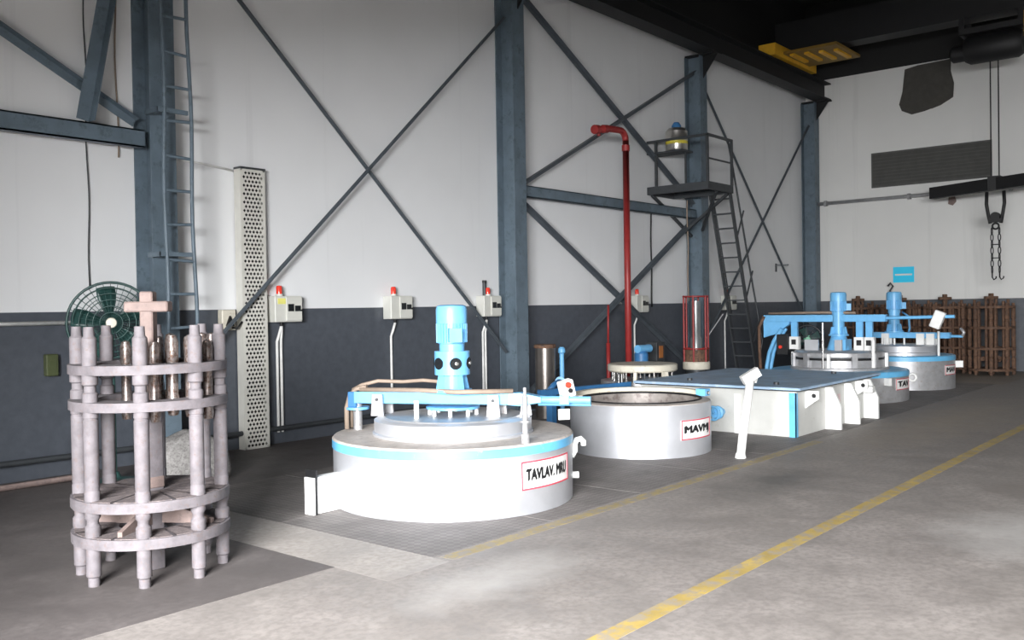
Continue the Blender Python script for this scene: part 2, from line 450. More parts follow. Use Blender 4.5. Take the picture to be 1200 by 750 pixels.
brace('diagonal_brace', (4.84, 6.2), (4.335, 3.59), 0.13, 'wide steep strut standing on the girt beside the ladder column', M_steel, -0.30)
# crane runway beam
rb = thing('runway_beam', 'black crane runway beam along the top of the left wall', 'beam', (0, -0.52, 6.78))
obj('flange', MB().box(-1.2, 23.3, -0.18, 0.18, 0, 0.03), M_black, rb)
obj('flange', MB().box(-1.2, 23.3, -0.18, 0.18, 0.40, 0.43), M_black, rb)
obj('web', MB().box(-1.2, 23.3, -0.012, 0.012, 0.03, 0.40), M_black, rb)
obj('rail', MB().box(-1.2, 23.3, -0.035, 0.035, 0.43, 0.50), M_black, rb)

# narrow fixed ladder beside the first column
t = thing('fixed_ladder', 'narrow grey-blue fixed ladder with round rungs on the steel column', 'ladder', (5.0, -0.62, 1.35))
def wob(x, z): return x + 0.012 * math.sin(z * 2.9)
for x in (0.03, 0.36):
    lean = 0.0 if x < 0.1 else -0.04
    obj('rail', MB().tube([(wob(x + lean * z / 3.6, z + x), 0, z) for z in [i * 0.25 for i in range(20)]], 0.021, 8), M_steel, t)
for k in range(13):
    z = 0.12 + 0.362 * k
    obj('rung', MB().rod((0.02, 0, z), (0.36 - 0.04 * z / 3.6, 0, z - 0.015 * (k % 3 - 1)), 0.017, 8), M_steel, t)
for z in (0.9, 2.40, 4.2):
    obj('wall_bracket', MB().bar((-0.02, 0.26, z), (-0.02, -0.01, z), 0.04, 0.05).bar((-0.04, 0, z), (0.33 - 0.04 * z / 3.6, 0, z), 0.03, 0.045), M_steel, t)

# loose wires
def wire(pts, r, m, lab, name='wall_cable'):
    return tag(obj(name, MB().tube(pts, r, 6), m), lab, 'cable')
wire([(4.50 + 0.01 * math.sin(z * 5), -0.03, z) for z in [1.9 + 0.15 * i for i in range(28)]], 0.007, M_gsteel, 'thin grey cable hanging down the white wall above the fan')
wire([(4.83 + 0.012 * math.sin(z * 4), -0.03, z) for z in [3.3 + 0.15 * i for i in range(19)]], 0.009, M_hose, 'thin brown cable beside the ladder column above the girt')
wire([(5.36, -0.04, 3.36), (5.8, -0.04, 3.34), (6.2, -0.06, 3.30)], 0.012, M_conduit, 'thin cable from ladder column to the top of the perforated tray')
wire([(15.55 + 0.01 * math.sin(z * 6), -0.05, z) for z in [1.6 + 0.12 * i for i in range(17)]], 0.016, M_black, 'black cable hanging below the platform left of the column')
wire([(16.55 + 0.015 * math.sin(z * 5), -0.3, z) for z in [1.7 + 0.12 * i for i in range(18)]], 0.014, M_hose, 'brown cable hanging below the platform against the column')

# ------------------------------------------------------------------ perforated cable tray
t = thing('cable_tray', 'tall cream perforated cable tray fixed upright on the wall', 'cable tray', (6.25, -0.02, 0))
W, HT, D = 0.33, 3.32, 0.13
mb = MB()
nc, nr = 6, 66
mg = 0.02
cw = (W - 2 * mg) / nc; chh = (HT - 0.04) / nr
y = -D
for r in range(nr):
    off = 0.5 if r % 2 else 0.0
    z0 = 0.02 + r * chh; z1 = z0 + chh
    n_ = nc if not r % 2 else nc - 1
    x_start = mg + off * cw
    if r % 2:
        mb.add([(mg, y, z0), (x_start, y, z0), (x_start, y, z1), (mg, y, z1)], [(0, 1, 2, 3)])
        xe = x_start + n_ * cw
        mb.add([(xe, y, z0), (W - mg, y, z0), (W - mg, y, z1), (xe, y, z1)], [(0, 1, 2, 3)])
    for k in range(n_):
        xa = x_start + k * cw; xb = xa + cw; xm = (xa + xb) / 2; zm = (z0 + z1) / 2
        hw, hh = cw * 0.40, chh * 0.40
        vs = [(xa, y, z0), (xb, y, z0), (xb, y, z1), (xa, y, z1), (xm, y, zm - hh), (xm + hw, y, zm), (xm, y, zm + hh), (xm - hw, y, zm)]
        mb.add(vs, [(0, 1, 4), (1, 5, 4), (1, 2, 5), (2, 6, 5), (2, 3, 6), (3, 7, 6), (3, 0, 7), (0, 4, 7)])
for (a, b) in ((0, mg), (W - mg, W)):
    mb.add([(a, y, 0), (b, y, 0), (b, y, HT), (a, y, HT)], [(0, 1, 2, 3)])
mb.add([(0, y, 0), (W, y, 0), (W, y, 0.02), (0, y, 0.02)], [(0, 1, 2, 3)])
mb.add([(0, y, HT - 0.02), (W, y, HT - 0.02), (W, y, HT), (0, y, HT)], [(0, 1, 2, 3)])
obj('perforated_face', mb, M_tray, t)
obj('side_rail', MB().box(-0.006, 0.0, -D, 0, 0, HT), M_tray, t)
obj('side_rail', MB().box(W, W + 0.006, -D, 0, 0, HT), M_tray, t)
obj('joint_strip', MB().box(-0.004, W + 0.004, -D - 0.005, -D, 0.60, 0.625), M_tray, t)
obj('top_cap', MB().box(-0.01, W + 0.01, -D - 0.01, 0, HT, HT + 0.025), M_gsteel, t)
for k in range(5):
    obj('cable', MB().tube([(0.05 + 0.057 * k, -0.05, z) for z in (0.01, 1.0, 2.0, HT - 0.02)], 0.026, 8), M_black, t)  # black tubes added inside so the tray holes look shaded

# ------------------------------------------------------------------ wall boxes with beacons
def control_box(x, lab, extra=None, yl=False):
    t = thing('control_box', lab, 'control box', (x, -0.005, 1.50), 0, 'wall control boxes')
    obj('body', MB().cbox(-0.20, 0.20, -0.17, 0.0, 0, 0.32, 0.008), M_boxgrey, t)
    dr = obj('door', MB().cbox(-0.045, 0.19, -0.185, -0.17, 0.015, 0.305, 0.004), M_boxgrey, t)
    obj('lock', MB().cyl(0.012, 0, 0.012, 10, (0.17, -0.185, 0.14), (0, -1, 0)), M_black, dr)
    for k in range(2):
        obj('display', MB().box(-0.02 + 0.10 * k, 0.06 + 0.10 * k, -0.196, -0.184, 0.13, 0.22 - 0.02 * k), M_glass, dr)
    bx = -0.08 if not extra else -0.02
    bc = obj('beacon', MB().cyl(0.045, 0.32, 0.345, 16, (bx, -0.09, 0)), M_boxgrey, t)
    obj('lens', MB().lathe([(0.036, 0.345), (0.038, 0.42), (0.03, 0.445), (0, 0.45)], 16, (bx, -0.09, 0)), M_beacon, bc)
    if extra == 'siren':
        sr = obj('siren', MB().cyl(0.03, 0.32, 0.52, 12, (-0.055, -0.05, 0)), M_gsteel, t)
        obj('cap', MB().cyl(0.034, 0.52, 0.56, 12, (-0.055, -0.05, 0)), M_black, sr)
    if yl:
        obj('warning_sticker', MB().box(-0.16, -0.05, -0.176, -0.17, 0.22, 0.29), mat('sticker_yellow', (0.75, 0.72, 0.2), 0.5), t)
    obj('cable_gland', MB().cyl(0.02, -0.05, 0.0, 10, (-0.05, -0.08, 0)), M_black, t)
    return t
cb = [(6.88, 'pale grey control box with red beacon and yellow sticker beside the perforated tray', None, True, 2),
      (8.77, 'pale grey control box with red beacon between tray and furnace motor', None, False, 1),
      (10.68, 'pale grey control box with red beacon and dark siren beside the steel column', 'siren', False, 2),
      (15.02, 'pale grey control box with red beacon behind the red pipe', None, False, 1),
      (18.72, 'pale grey control box with red beacon behind the steep stair', None, False, 1)]
for x, l, e, yl, nco in cb:
    control_box(x, l, e, yl)
    for k in range(nco):
        pts = [(x - 0.05 + 0.0 * k, -0.085, 1.45), (x - 0.07 + 0.03 * k, -0.07, 1.36), (x - 0.08 + 0.06 * k, -0.03, 1.26), (x - 0.08 + 0.06 * k, -0.03, 0.7), (x - 0.08 + 0.06 * k, -0.03, 0.14)]
        o = obj('wall_conduit', MB().tube(pts, 0.018, 8), M_conduit)
        tag(o, {6.88: 'white conduit below the control box with yellow sticker', 8.77: 'single white conduit between the tray and the furnace motor',
                10.68: 'white conduit below the control box with the dark siren', 15.02: 'white conduit below the control box by the red pipe',
                18.72: 'white conduit running down behind the steep stair'}[x], 'conduit', 'conduits below control boxes')
t = thing('socket_box', 'small cream socket box at the left edge of the perforated tray', 'socket', (6.09, -0.005, 1.42))
obj('body', MB().cbox(-0.09, 0.09, -0.10, 0, 0, 0.24, 0.008), M_cream, t)
obj('cover', MB().prism([(-0.05, -0.10, 0.05), (0.05, -0.10, 0.05), (0.0, -0.10, 0.17)], (0, -0.03, 0)), M_black, t)
obj('handle', MB().tube([(0.03, -0.11, 0.03), (0.07, -0.15, 0.02), (0.13, -0.165, 0.1)], 0.012, 8), M_black, t)
tag(obj('switch_box', MB().cbox(4.02, 4.14, -0.09, -0.005, 1.02, 1.24, 0.01).box(4.05, 4.11, -0.10, -0.09, 1.08, 1.18), mat('olive_box', (0.07, 0.085, 0.035), 0.5)), 'small olive switch box on the grey dado left of the fan', 'switch')
tag(obj('dado_conduit', MB().tube([(-1.2, -0.03, 1.55), (1, -0.03, 1.555), (4.35, -0.03, 1.55)], 0.022, 8), M_conduit), 'white conduit running along the grey dado towards the fan', 'conduit')
mb = MB().tube([(-1.2, -0.09, 0.20), (2, -0.09, 0.21), (5, -0.09, 0.19), (8.2, -0.09, 0.20), (12, -0.09, 0.2)], 0.03, 8)
tag(obj('wall_pipe', mb, M_gsteel), 'grey pipe running low along the foot of the dado wall', 'pipe')
tag(obj('floor_pipe', MB().tube([(-1.1, -0.45, 0.035), (2.5, -0.42, 0.03), (4.1, -0.42, 0.03), (4.12, -0.42, 0.12)], 0.03, 8), M_tan), 'rusty tan pipe lying on the floor by the dado wall', 'pipe')
t = thing('wall_bracket', 'small dark bracket sticking out from the white wall by the corner', 'bracket', (21.4, -0.005, 2.5))
obj('plate', MB().box(-0.03, 0.03, -0.02, 0, -0.1, 0.1), M_gsteel, t)
obj('arm', MB().bar((0, -0.02, 0.06), (0.12, -0.28, 0.06), 0.03, 0.04), M_gsteel, t)

# ------------------------------------------------------------------ floor fan and sack by the wall
t = thing('pedestal_fan', 'large dark green pedestal fan behind the fixture stand', 'fan', (4.27, -0.93, 0), math.atan2(-0.9, -0.44))
ax = (1, 0, 0); zc = 1.55
obj('base', MB().lathe([(0, 0), (0.26, 0), (0.26, 0.03), (0.06, 0.07), (0.04, 0.12), (0, 0.12)], 28), M_green, t)
obj('pole', MB().cyl(0.025, 0.1, zc - 0.05, 14), M_green, t)
mo = obj('motor_housing', MB().lathe([(0, -0.2), (0.07, -0.2), (0.09, -0.14), (0.09, 0.0), (0.05, 0.02), (0, 0.02)], 20, (0, 0, zc), ax), M_green, t)
gd = MB()
for R in (0.10, 0.16, 0.22, 0.28, 0.335): 
    gd.ringtube(R, 0.006, (0.14 - 0.1 * (R / 0.38) ** 2, 0, zc), ax, 36, 4)
gd.ringtube(0.385, 0.013, (0.03, 0, zc), ax, 40, 6)
for k in range(36):
    a = 2 * PI * k / 36
    gd.tube([(0.14 - 0.1 * (R / 0.38) ** 2, R * math.cos(a), zc + R * math.sin(a)) for R in (0.05, 0.2, 0.3, 0.385)], 0.003, 4)
obj('guard', gd, M_green, t)
bg = MB()
for R in (0.15, 0.25, 0.33): bg.ringtube(R, 0.004, (-0.10 + 0.08 * (R / 0.38) ** 2, 0, zc), ax, 32, 4)
for k in range(18):
    a = 2 * PI * k / 18
    bg.tube([(-0.10 + 0.08 * (R / 0.38) ** 2, R * math.cos(a), zc + R * math.sin(a)) for R in (0.08, 0.25, 0.385)], 0.004, 4)
obj('rear_guard', bg, M_green, t)
for k in range(5):
    a0 = 2 * PI * k / 5 + 0.45
    vs = []; fs = []
    nr_, na = 5, 5
    for i in range(nr_):
        R = 0.06 + 0.29 * i / (nr_ - 1)
        wdt = 0.42 + 0.22 * math.sin(PI * min(1, i / (nr_ - 1) * 0.8 + 0.2))
        for j in range(na):
            u = j / (na - 1) - 0.5
            a = a0 + u * wdt * 1.15
            vs.append((0.03 + 0.09 * u, R * math.cos(a), zc + R * math.sin(a)))
    for i in range(nr_ - 1):
        for j in range(na - 1):
            q = i * na + j
            fs.append((q, q + 1, q + na + 1, q + na))
    n0 = len(vs)
    vs2 = vs + [(x - 0.006, yy, zz) for x, yy, zz in vs]
    fs2 = fs + [tuple(reversed([i + n0 for i in f])) for f in fs]
    b_ = list(range(na)) + [na * i + na - 1 for i in range(1, nr_)] + [na * (nr_ - 1) + j for j in range(na - 2, -1, -1)] + [na * i for i in range(nr_ - 2, 0, -1)]
    fs2 += [(b_[i], b_[i - 1], b_[i - 1] + n0, b_[i] + n0) for i in range(len(b_))]
    obj('blade', MB().add(vs2, fs2, True), M_green, t)
obj('hub_cap', MB().lathe([(0.05, 0.135), (0.045, 0.155), (0, 0.165)], 20, (0, 0, zc), ax), M_cream, t)

def blob(rx, ry, rz, seed, n=14, m=20, amp=0.06, flat=0.0):
    rr = random.Random(seed)
    ph = [(rr.uniform(0, 6), rr.randint(2, 5), rr.randint(2, 5), rr.uniform(0.3, 1)) for _ in range(5)]
    mb = MB(); vs = []; fs = []
    for i in range(n + 1):
        th = PI * i / n
        for j in range(m):
            a = 2 * PI * j / m
            k = 1 + amp * sum(w_ * math.sin(p1 * a + p) * math.sin(p2 * th) for p, p1, p2, w_ in ph)
            z = rz * math.cos(th) * k
            vs.append((rx * math.sin(th) * math.cos(a) * k, ry * math.sin(th) * math.sin(a) * k, max(z, -rz * 0.55)))
    for i in range(n):
        for j in range(m):
            fs.append((i * m + j, (i + 1) * m + j, (i + 1) * m + (j + 1) % m, i * m + (j + 1) % m))
    return mb.add(vs, fs, True), rz * 0.55
t = thing('sack', 'pale mottled sack slumped on the floor behind the fixture stand', 'sack', (4.80, -1.36, 0), 0.9)
b_, zz = blob(0.24, 0.40, 0.31, 4)
bo = obj('bag', b_, M_sack, t); bo.location = (0, 0, zz)
obj('tied_neck', MB().tube([(0.05, 0.30, 0.22), (0.10, 0.40, 0.20), (0.12, 0.47, 0.14)], .045, 10), M_sack, t)

# ------------------------------------------------------------------ heat treatment fixture stands
def leg_profile(k=1.0):
    r = 0.043 * k
    return [(0, 0), (r * .78, 0), (r * .78, .055), (r, .065), (r, .225), (r, .305), (r * 1.05, .31), (r * 1.05, .36), (r * .8, .375), (r * .8, .40), (r * 1.04, .415), (r * 1.04, .445), (r * 1.04, .57), (r * .97, .575), (r * .97, .582), (r, .585), (r * 1.02, 1.0), (r * .93, 1.005), (r * .93, 1.012), (r * 1.03, 1.015), (r * 1.03, 1.16), (r * .8, 1.17), (r * .8, 1.205), (r * 1.08, 1.215), (r * 1.08, 1.27), (r, 1.28), (r, 1.49), (r * .74, 1.505), (r * .68, 1.56), (0, 1.56)]
def fixture(lab, loc, mats, phase=0.17, detail=True, group='fixture stands', kleg=1.0, rings=((0.235, 0.20), (0.452, 0.075), (1.052, 0.305), (1.272, 0.305))):
    ml, mt, mp = mats
    t = thing('fixture_stand', lab, 'fixture stand', loc, 0, group)
    me = MB().lathe(leg_profile(kleg), 14 if detail else 8).mesh('leg')
    for k in range(8):
        a = phase + k * PI / 4
        obj('leg', me, ml, t, None, (0.425 * math.cos(a), 0.425 * math.sin(a), 0))
    # ring plates: lower two wide, upper two narrower
    for z, ri in rings:
        th = (0.062 if z < 0.5 else 0.056) if detail else 0.05
        R = 0.475
        p = obj('ring_plate', MB().lathe([(ri, z), (R, z), (R, z + th), (ri, z + th), (ri, z)], 48), ml, t)
        if z < 0.5 and detail:
            sec = MB()
            for k in range(16):
                a0 = phase + 2 * PI * (k + .06) / 16; a1 = phase + 2 * PI * (k + .94) / 16
                sec.lathe([(ri + .03, z + th), (R - .02, z + th), (R - .02, z + th + .004), (ri + .03, z + th + .004)], 4, a0=a0, a1=a1)
            obj('scale_pattern', sec, mt, p)['kind'] = 'stuff'
    for k in range(4):
        a = phase + 0.39 + k * PI / 2
        d = Vector((math.cos(a), math.sin(a), 0))
        obj('radial_arm', MB().prism([d * 0.05 + Vector((0, 0, 0.297)), d * 0.40 + Vector((0, 0, 0.297)), d * 0.40 + Vector((0, 0, 0.33)), d * 0.05 + Vector((0, 0, 0.43))], Vector((-d.y, d.x, 0)) * 0.03), mp, t)
    obj('centre_post', MB().cbox(-0.055, 0.055, -0.055, 0.055, 0.0, 1.0, 0.008), ml if detail else mp, t)
    obj('post_sleeve', MB().cbox(-0.06, 0.06, -0.06, 0.06, 0.52, 0.60, 0.01), mp, t)
    up = obj('upper_post', MB().cbox(-0.042, 0.042, -0.042, 0.042, 1.0, 1.775, 0.008), mp, t)
    up.rotation_euler = (0, 0, math.radians(-50))
    o = obj('cross_bar', MB().cbox(-0.14, 0.14, -0.048, 0.048, 1.645, 1.712, 0.008), mp, t)
    o.rotation_euler = (0, 0, math.radians(-50))
    return t
SX, SY = 3.0, -3.98
fixture('mauve-grey fixture stand of thick turned posts and ring plates on the concrete', (SX, SY, 0), (M_stand, M_standtop, M_tan))
rods = [(-.175, .06), (.03, -.16), (.31, -.12), (-.10, .17), (-.03, .25), (.06, .20), (.085, -.13), (.13, .05), (.185, -.10), (.24, .12), (.265, -.03), (.345, .17), (.365, .02), (.15, .27), (.255, .25)]
rme = [MB().lathe([(0, 0), (r0 * .8, 0), (r0, .03), (r0, .12), (r0 * .88, .13), (r0 * .88, .33), (r0, .34), (r0, .46), (r0 * .7, .50), (0, .51)], 12).mesh('workpiece') for r0 in (.034, .029, .037)]
for m_ in rme: m_.materials.append(M_rod)
for i, (la, de) in enumerate(rods):
    x = SX + la * 0.643 + de * 0.765; yv = SY - la * 0.765 + de * 0.643
    o = obj('workpiece', rme[i % 3], M_rod, None, None, (x, yv, 0.955 + 0.02 * (i % 3)))
    o.rotation_euler = (0, 0, i)
    tag(o, 'shiny brown steel rod hanging inside the rings of the fixture stand', 'workpiece', 'rods hanging in the fixture stand')
# hanger wires that carry the rods belong to the stand
# rusty stands at the back wall
MR = (M_rust, M_rust, M_rust)
for (x, yv, l, ph) in ((22.15, -4.62, 'rusty brown fixture stand at the free end of the row by the back wall', 0.2),
                       (22.35, -3.62, 'rusty brown fixture stand second from the end of the row by the back wall', 0.5),
                       (22.35, -2.64, 'rusty brown fixture stand behind the smaller blue furnace motor', 0.0),
                       (22.35, -1.66, 'rusty brown fixture stand by the corner column, behind the larger blue furnace', 0.3)):
    ft = fixture(l, (x, yv, 0), MR, ph, False, 'rusty stands at the back wall', 1.05, ((.09, .08), (.55, .30), (1.0, .30), (1.45, .30)))
    for k in range(12):
        a = ph + .25 + k * PI / 6
        obj('inner_bar', MB().cyl(.03, .14, 1.56 + .04 * (k % 3), 8, (.34 * math.cos(a), .34 * math.sin(a), 0)), M_rust, ft)
tag(obj('lifting_hook', MB().tube([(22.98, -2.2, 0.0), (22.98, -2.2, 1.75), (22.98, -2.22, 1.9), (22.98, -2.28, 2.0), (22.98, -2.22, 2.08), (22.98, -2.16, 2.0)], 0.022, 8), M_gsteel), 'tall dark hooked rod standing among the rusty stands', 'hook')

# ------------------------------------------------------------------ generic furnace pieces
def text_mesh(txt, size):
    cu = bpy.data.curves.new('lettering', 'FONT'); cu.body = txt; cu.size = size; cu.align_x = 'CENTER'; cu.align_y = 'CENTER'; cu.resolution_u = 2
    cu.offset = 0.0
    o = bpy.data.objects.new('lettering', cu); C.objects.link(o)
    bpy.context.view_layer.update()
    me = bpy.data.meshes.new_from_object(o.evaluated_get(bpy.context.evaluated_depsgraph_get()))
    bpy.data.objects.remove(o); bpy.data.curves.remove(cu)
    vs = [tuple(v.co) for v in me.vertices]; fs = [tuple(p.vertices) for p in me.polygons]
    out = MB()                                     # heavy hand-painted strokes
    for i, (dx, dy) in enumerate(((0, 0), (.07, .02), (-.07, -.02), (.035, .05), (-.035, -.05))):
        out.add([(x + dx * size, yy + dy * size, 0.0) for x, yy, zz in vs], fs)
    return out.mesh('lettering')
def arc_band(R, a0, a1, z0, z1, th, n=10):
    mb = MB()
    mb.lathe([(R, z0), (R + th, z0), (R + th, z1), (R, z1)], n, a0=a0, a1=a1)
    for a in (a0, a1):
        c, s_ = math.cos(a), math.sin(a)
        mb.add([(R * c, R * s_, z0), ((R + th) * c, (R + th) * s_, z0), ((R + th) * c, (R + th) * s_, z1), (R * c, R * s_, z1)], [(0, 1, 2, 3) if a == a0 else (3, 2, 1, 0)])
    return mb
def curved_sign(t, R, a0, a1, z0, z1, txt, sz):
    a0, a1 = math.radians(a0), math.radians(a1)
    sg = obj('sign_plate', arc_band(R, a0, a1, z0, z1, 0.006), M_white, t, 'white sign with red border and black lettering')
    b = 0.012; da = b / R
    fr = MB()
    for (p, q, u, v) in ((a0, a1, z0, z0 + b), (a0, a1, z1 - b, z1), (a0, a0 + da, z0 + b, z1 - b), (a1 - da, a1, z0 + b, z1 - b)):
        m_ = arc_band(R + .006, p, q, u, v, 0.003); fr.add(m_.v, m_.f, True)
    obj('red_border', fr, M_signred, sg)
    me = text_mesh(txt, sz)
    zm = (z0 + z1) / 2; am = (a0 + a1) / 2
    xs = [v.co.x for v in me.vertices]; wd = max(xs) - min(xs); av = (a1 - a0) * R * 0.86
    k = av / wd
    for v in me.vertices:
        a = am + v.co.x * k / R
        v.co = ((R + .0085) * math.cos(a), (R + .0085) * math.sin(a), zm + v.co.y)
    obj('lettering', me, M_black, sg)
    return sg
def motor(t, loc, k=1.0, coupling=True, rz=0.0):
    """vertical electric motor on a coupling housing; local z from its mounting flange"""
    x, yv, z = loc
    L = lambda r, h: (r * k, h * k)
    mo = obj('motor', MB().lathe([L(0, .36), L(.11, .36), L(.11, .42), L(.118, .43), L(.118, .62), L(0, .62)], 28), M_blue, t, None, loc, (0, 0, rz))
    obj('fan_cover', MB().lathe([L(.136, .60), L(.137, .72), L(.128, .752), L(.10, .762), L(0, .765)], 32), M_blue, mo)
    fin = MB()
    for i in range(28):
        a = 2 * PI * i / 28
        d = Vector((math.cos(a), math.sin(a), 0))
        fin.bar(d * .125 * k + Vector((0, 0, .435 * k)), d * .125 * k + Vector((0, 0, .60 * k)), .006 * k, .022 * k, d)
    obj('cooling_fins', fin, M_blue, mo)
    a = math.radians(-62) - rz
    d = Vector((math.cos(a), math.sin(a), 0))
    obj('terminal_box', MB().bar(d * .165 * k + Vector((0, 0, .44 * k)), d * .165 * k + Vector((0, 0, .56 * k)), .11 * k, .075 * k, d), M_blue, mo)
    if coupling:
        h = obj('coupling_housing', MB().lathe([L(.0, .155), L(.155, .155), L(.155, .36), L(0, .36)], 32), M_blue, mo)
        for i in range(6):
            a = math.radians(-121) - rz + i * PI / 3
            d = Vector((math.cos(a), math.sin(a), 0))
            p = d * (.150 * k) + Vector((0, 0, .255 * k))
            obj('porthole', MB().lathe([(0, 0.008 * k), (.052 * k, 0.008 * k), (.052 * k, -.03)], 20, p, d), M_glass, h)
            obj('shaft_glint', MB().lathe([(0.02 * k, 0.0), (.016 * k, .010 * k), (0, .014 * k)], 12, p + Vector((0.01, 0, 0)), d), M_chrome, h)
    else:
        obj('coupling_housing', MB().lathe([L(.10, .155), L(.10, .36)], 24), M_blue, mo)
    core = MB().lathe([L(.0, 0), L(.17, 0), L(.17, .025), L(.09, .03), L(.09, .155), L(0, .155)], 28)
    obj('mounting_neck', core, M_blue, mo)
    for i in range(4):
        a = math.radians(-128) - rz + i * PI / 2
        d = Vector((math.cos(a), math.sin(a), 0))
        n = Vector((-d.y, d.x, 0)) * .02 * k
        obj('rib', MB().prism([d * .085 * k + n * -.5 + Vector((0, 0, .025 * k)), d * .168 * k + n * -.5 + Vector((0, 0, .025 * k)), d * .14 * k + n * -.5 + Vector((0, 0, .155 * k)), d * .085 * k + n * -.5 + Vector((0, 0, .155 * k))], n), M_blue, mo)
    return mo

# ------------------------------------------------------------------ large silver furnace in front
F1 = (5.806, -3.965)
t = thing('pit_furnace', 'large round silver pit furnace with blue band and white duct', 'furnace', (F1[0], F1[1], 0))
obj('shell', MB().lathe([(0, 0.004), (1.036, 0.004), (1.036, .475), (0, .475)], 96), M_silver, t)
obj('blue_band', MB().lathe([(1.036, .475), (1.044, .475), (1.044, .545), (1.036, .545)], 96), M_band, t, 'light blue painted band under the rim')
obj('top_plate', MB().lathe([(0, .475), (1.036, .475), (1.044, .545), (1.03, .56), (0, .56)], 96), M_topdust, t)
curved_sign(t, 1.037, -106, -71.5, .20, .425, 'TAVLAV. MRU', .125)
d = obj('duct', MB().cbox(-1.22, -.90, .36, .45, .004, .30, .006), M_white, t)
obj('duct_flange', MB().box(-1.255, -1.235, .35, .46, .004, .30), M_white, d)
obj('gasket_plate', MB().box(-1.235, -1.22, .34, .47, .004, .36), M_black, d)
a = math.radians(-52); dd = Vector((math.cos(a), math.sin(a), 0))
hk = [(1.03, .33), (1.06, .38), (1.06, .44), (1.075, .475), (1.11, .485), (1.135, .46), (1.135, .425)]
obj('hook', MB().tube([dd * r + Vector((0, 0, z)) for r, z in hk], .026, 8), M_white, t, 'white painted hook on the side')
obj('drain_stub', MB().cyl(.03, 0, .06, 12, dd * 1.03 + Vector((0, 0, .17)), dd), M_white, t)
for zz_ in (.40, .36, .12):
    a = math.radians(-153)
    obj('weld_mark', MB().lathe([(.018, -.01), (.012, .006), (0, .01)], 10, Vector((math.cos(a), math.sin(a), 0)) * 1.036 + Vector((0, 0, zz_)), (math.cos(a), math.sin(a), 0)), M_silver2, t)

# its lid with swing beam and motor
RZ = math.atan2(-1.90, .91)
t = thing('furnace_lid', 'round silver furnace lid with blue swing beam and tall blue motor', 'furnace lid', (F1[0], F1[1], .56), RZ)
obj('lid_disc', MB().lathe([(0, 0), (.70, 0), (.70, .02), (.685, .03), (.685, .125), (.66, .14), (0, .14)], 72), M_silver, t)
obj('lid_top', MB().lathe([(0.0, .14), (.60, .14), (.59, .15), (0, .152)], 64), M_silver2, t)
for y0 in (-.075, .065):
    obj('beam_channel', MB().box(-.90, .52, y0, y0 + .01, .245, .345).box(-.90, .52, min(y0, y0 + .01 if y0 > 0 else y0 - .0) , y0 + .01, .245, .25), M_blue, t)
obj('beam_web', MB().box(-.88, .50, -.064, .064, .325, .335).box(-.88, .50, -.064, .064, .25, .258), M_blue, t)
obj('beam_top_pipe', MB().tube([(-.86, -.03, .362), (-.3, -.05, .362), (.1, -.19, .362), (.56, -.06, .362)], .022, 10), M_hose, t)
obj('beam_nose', MB().prism([(.50, -.075, .245), (.50, -.075, .345), (.62, -.06, .345), (.80, -.045, .31), (.80, -.045, .265), (.62, -.06, .235)], (0, .13, 0)), M_blue, t)
obj('beam_tip', MB().rod((.78, 0, .287), (1.22, 0, .287), .030, 14).rod((.74, .12, .24), (1.2, .12, .24), .02, 10), M_blue, t)
for x in (-.66, .40):
    for yv in (-.125, .10):
        obj('beam_bracket', MB().prism([(x - .06, yv, .14), (x + .06, yv, .14), (x + .045, yv, .33), (x - .045, yv, .33)], (0, .025, 0)), M_silver2, t)
        obj('bolt', MB().cyl(.014, 0, .015, 8, (x, yv if yv < 0 else yv + .025, .285), (0, -1 if yv < 0 else 1, 0)), M_gsteel, t)
obj('beam_bracket', MB().prism([(.58, .10, .14), (.68, .10, .14), (.665, .10, .27), (.595, .10, .27)], (0, .03, 0)), M_silver, t)
obj('flange_plate', MB().cyl(.235, .205, .225, 36), M_blue, t)
for k in range(8):
    a = k * PI / 4 + .2
    obj('standoff', MB().cyl(.018, .15, .205, 10, (.205 * math.cos(a), .205 * math.sin(a), 0)), M_white, t)
obj('vent_peg', MB().cyl(.022, .15, .30, 12, (-.22, -.32, 0)), M_white, t)
motor(t, (0, 0, .345), 1.0, True, 0.6)
# pivot
obj('pivot_post', MB().cyl(.04, .0, .24, 14, (-.90, .0, 0)), M_silver2, t)
obj('pivot_disc', MB().cyl(.105, .185, .207, 24, (-.90, .0, 0)), M_blue, t)
obj('pivot_block', MB().cbox(-.965, -.885, -.07, .07, .207, .345, .006), M_dblue, t)
# hose
obj('hose', MB().tube([(-.99, .06, .01), (-.99, .06, .12), (-.985, .05, .28), (-.95, .03, .36), (-.86, .0, .40), (-.72, .05, .435), (-.50, .09, .425), (-.30, .08, .44), (-.14, .05, .43), (-.12, .03, .38)], .017, 10), M_hose, t)
obj('hose', MB().tube([(-.985, -.05, .01), (-.985, -.05, .2), (-.96, -.03, .31), (-.90, -.02, .37), (-.80, -.02, .385)], .022, 10), M_hose, t)
obj('hose', MB().tube([(-1.0, .12, .01), (-1.0, .11, .16), (-.97, .06, .33), (-.87, .05, .40)], .012, 8), M_gsteel, t)
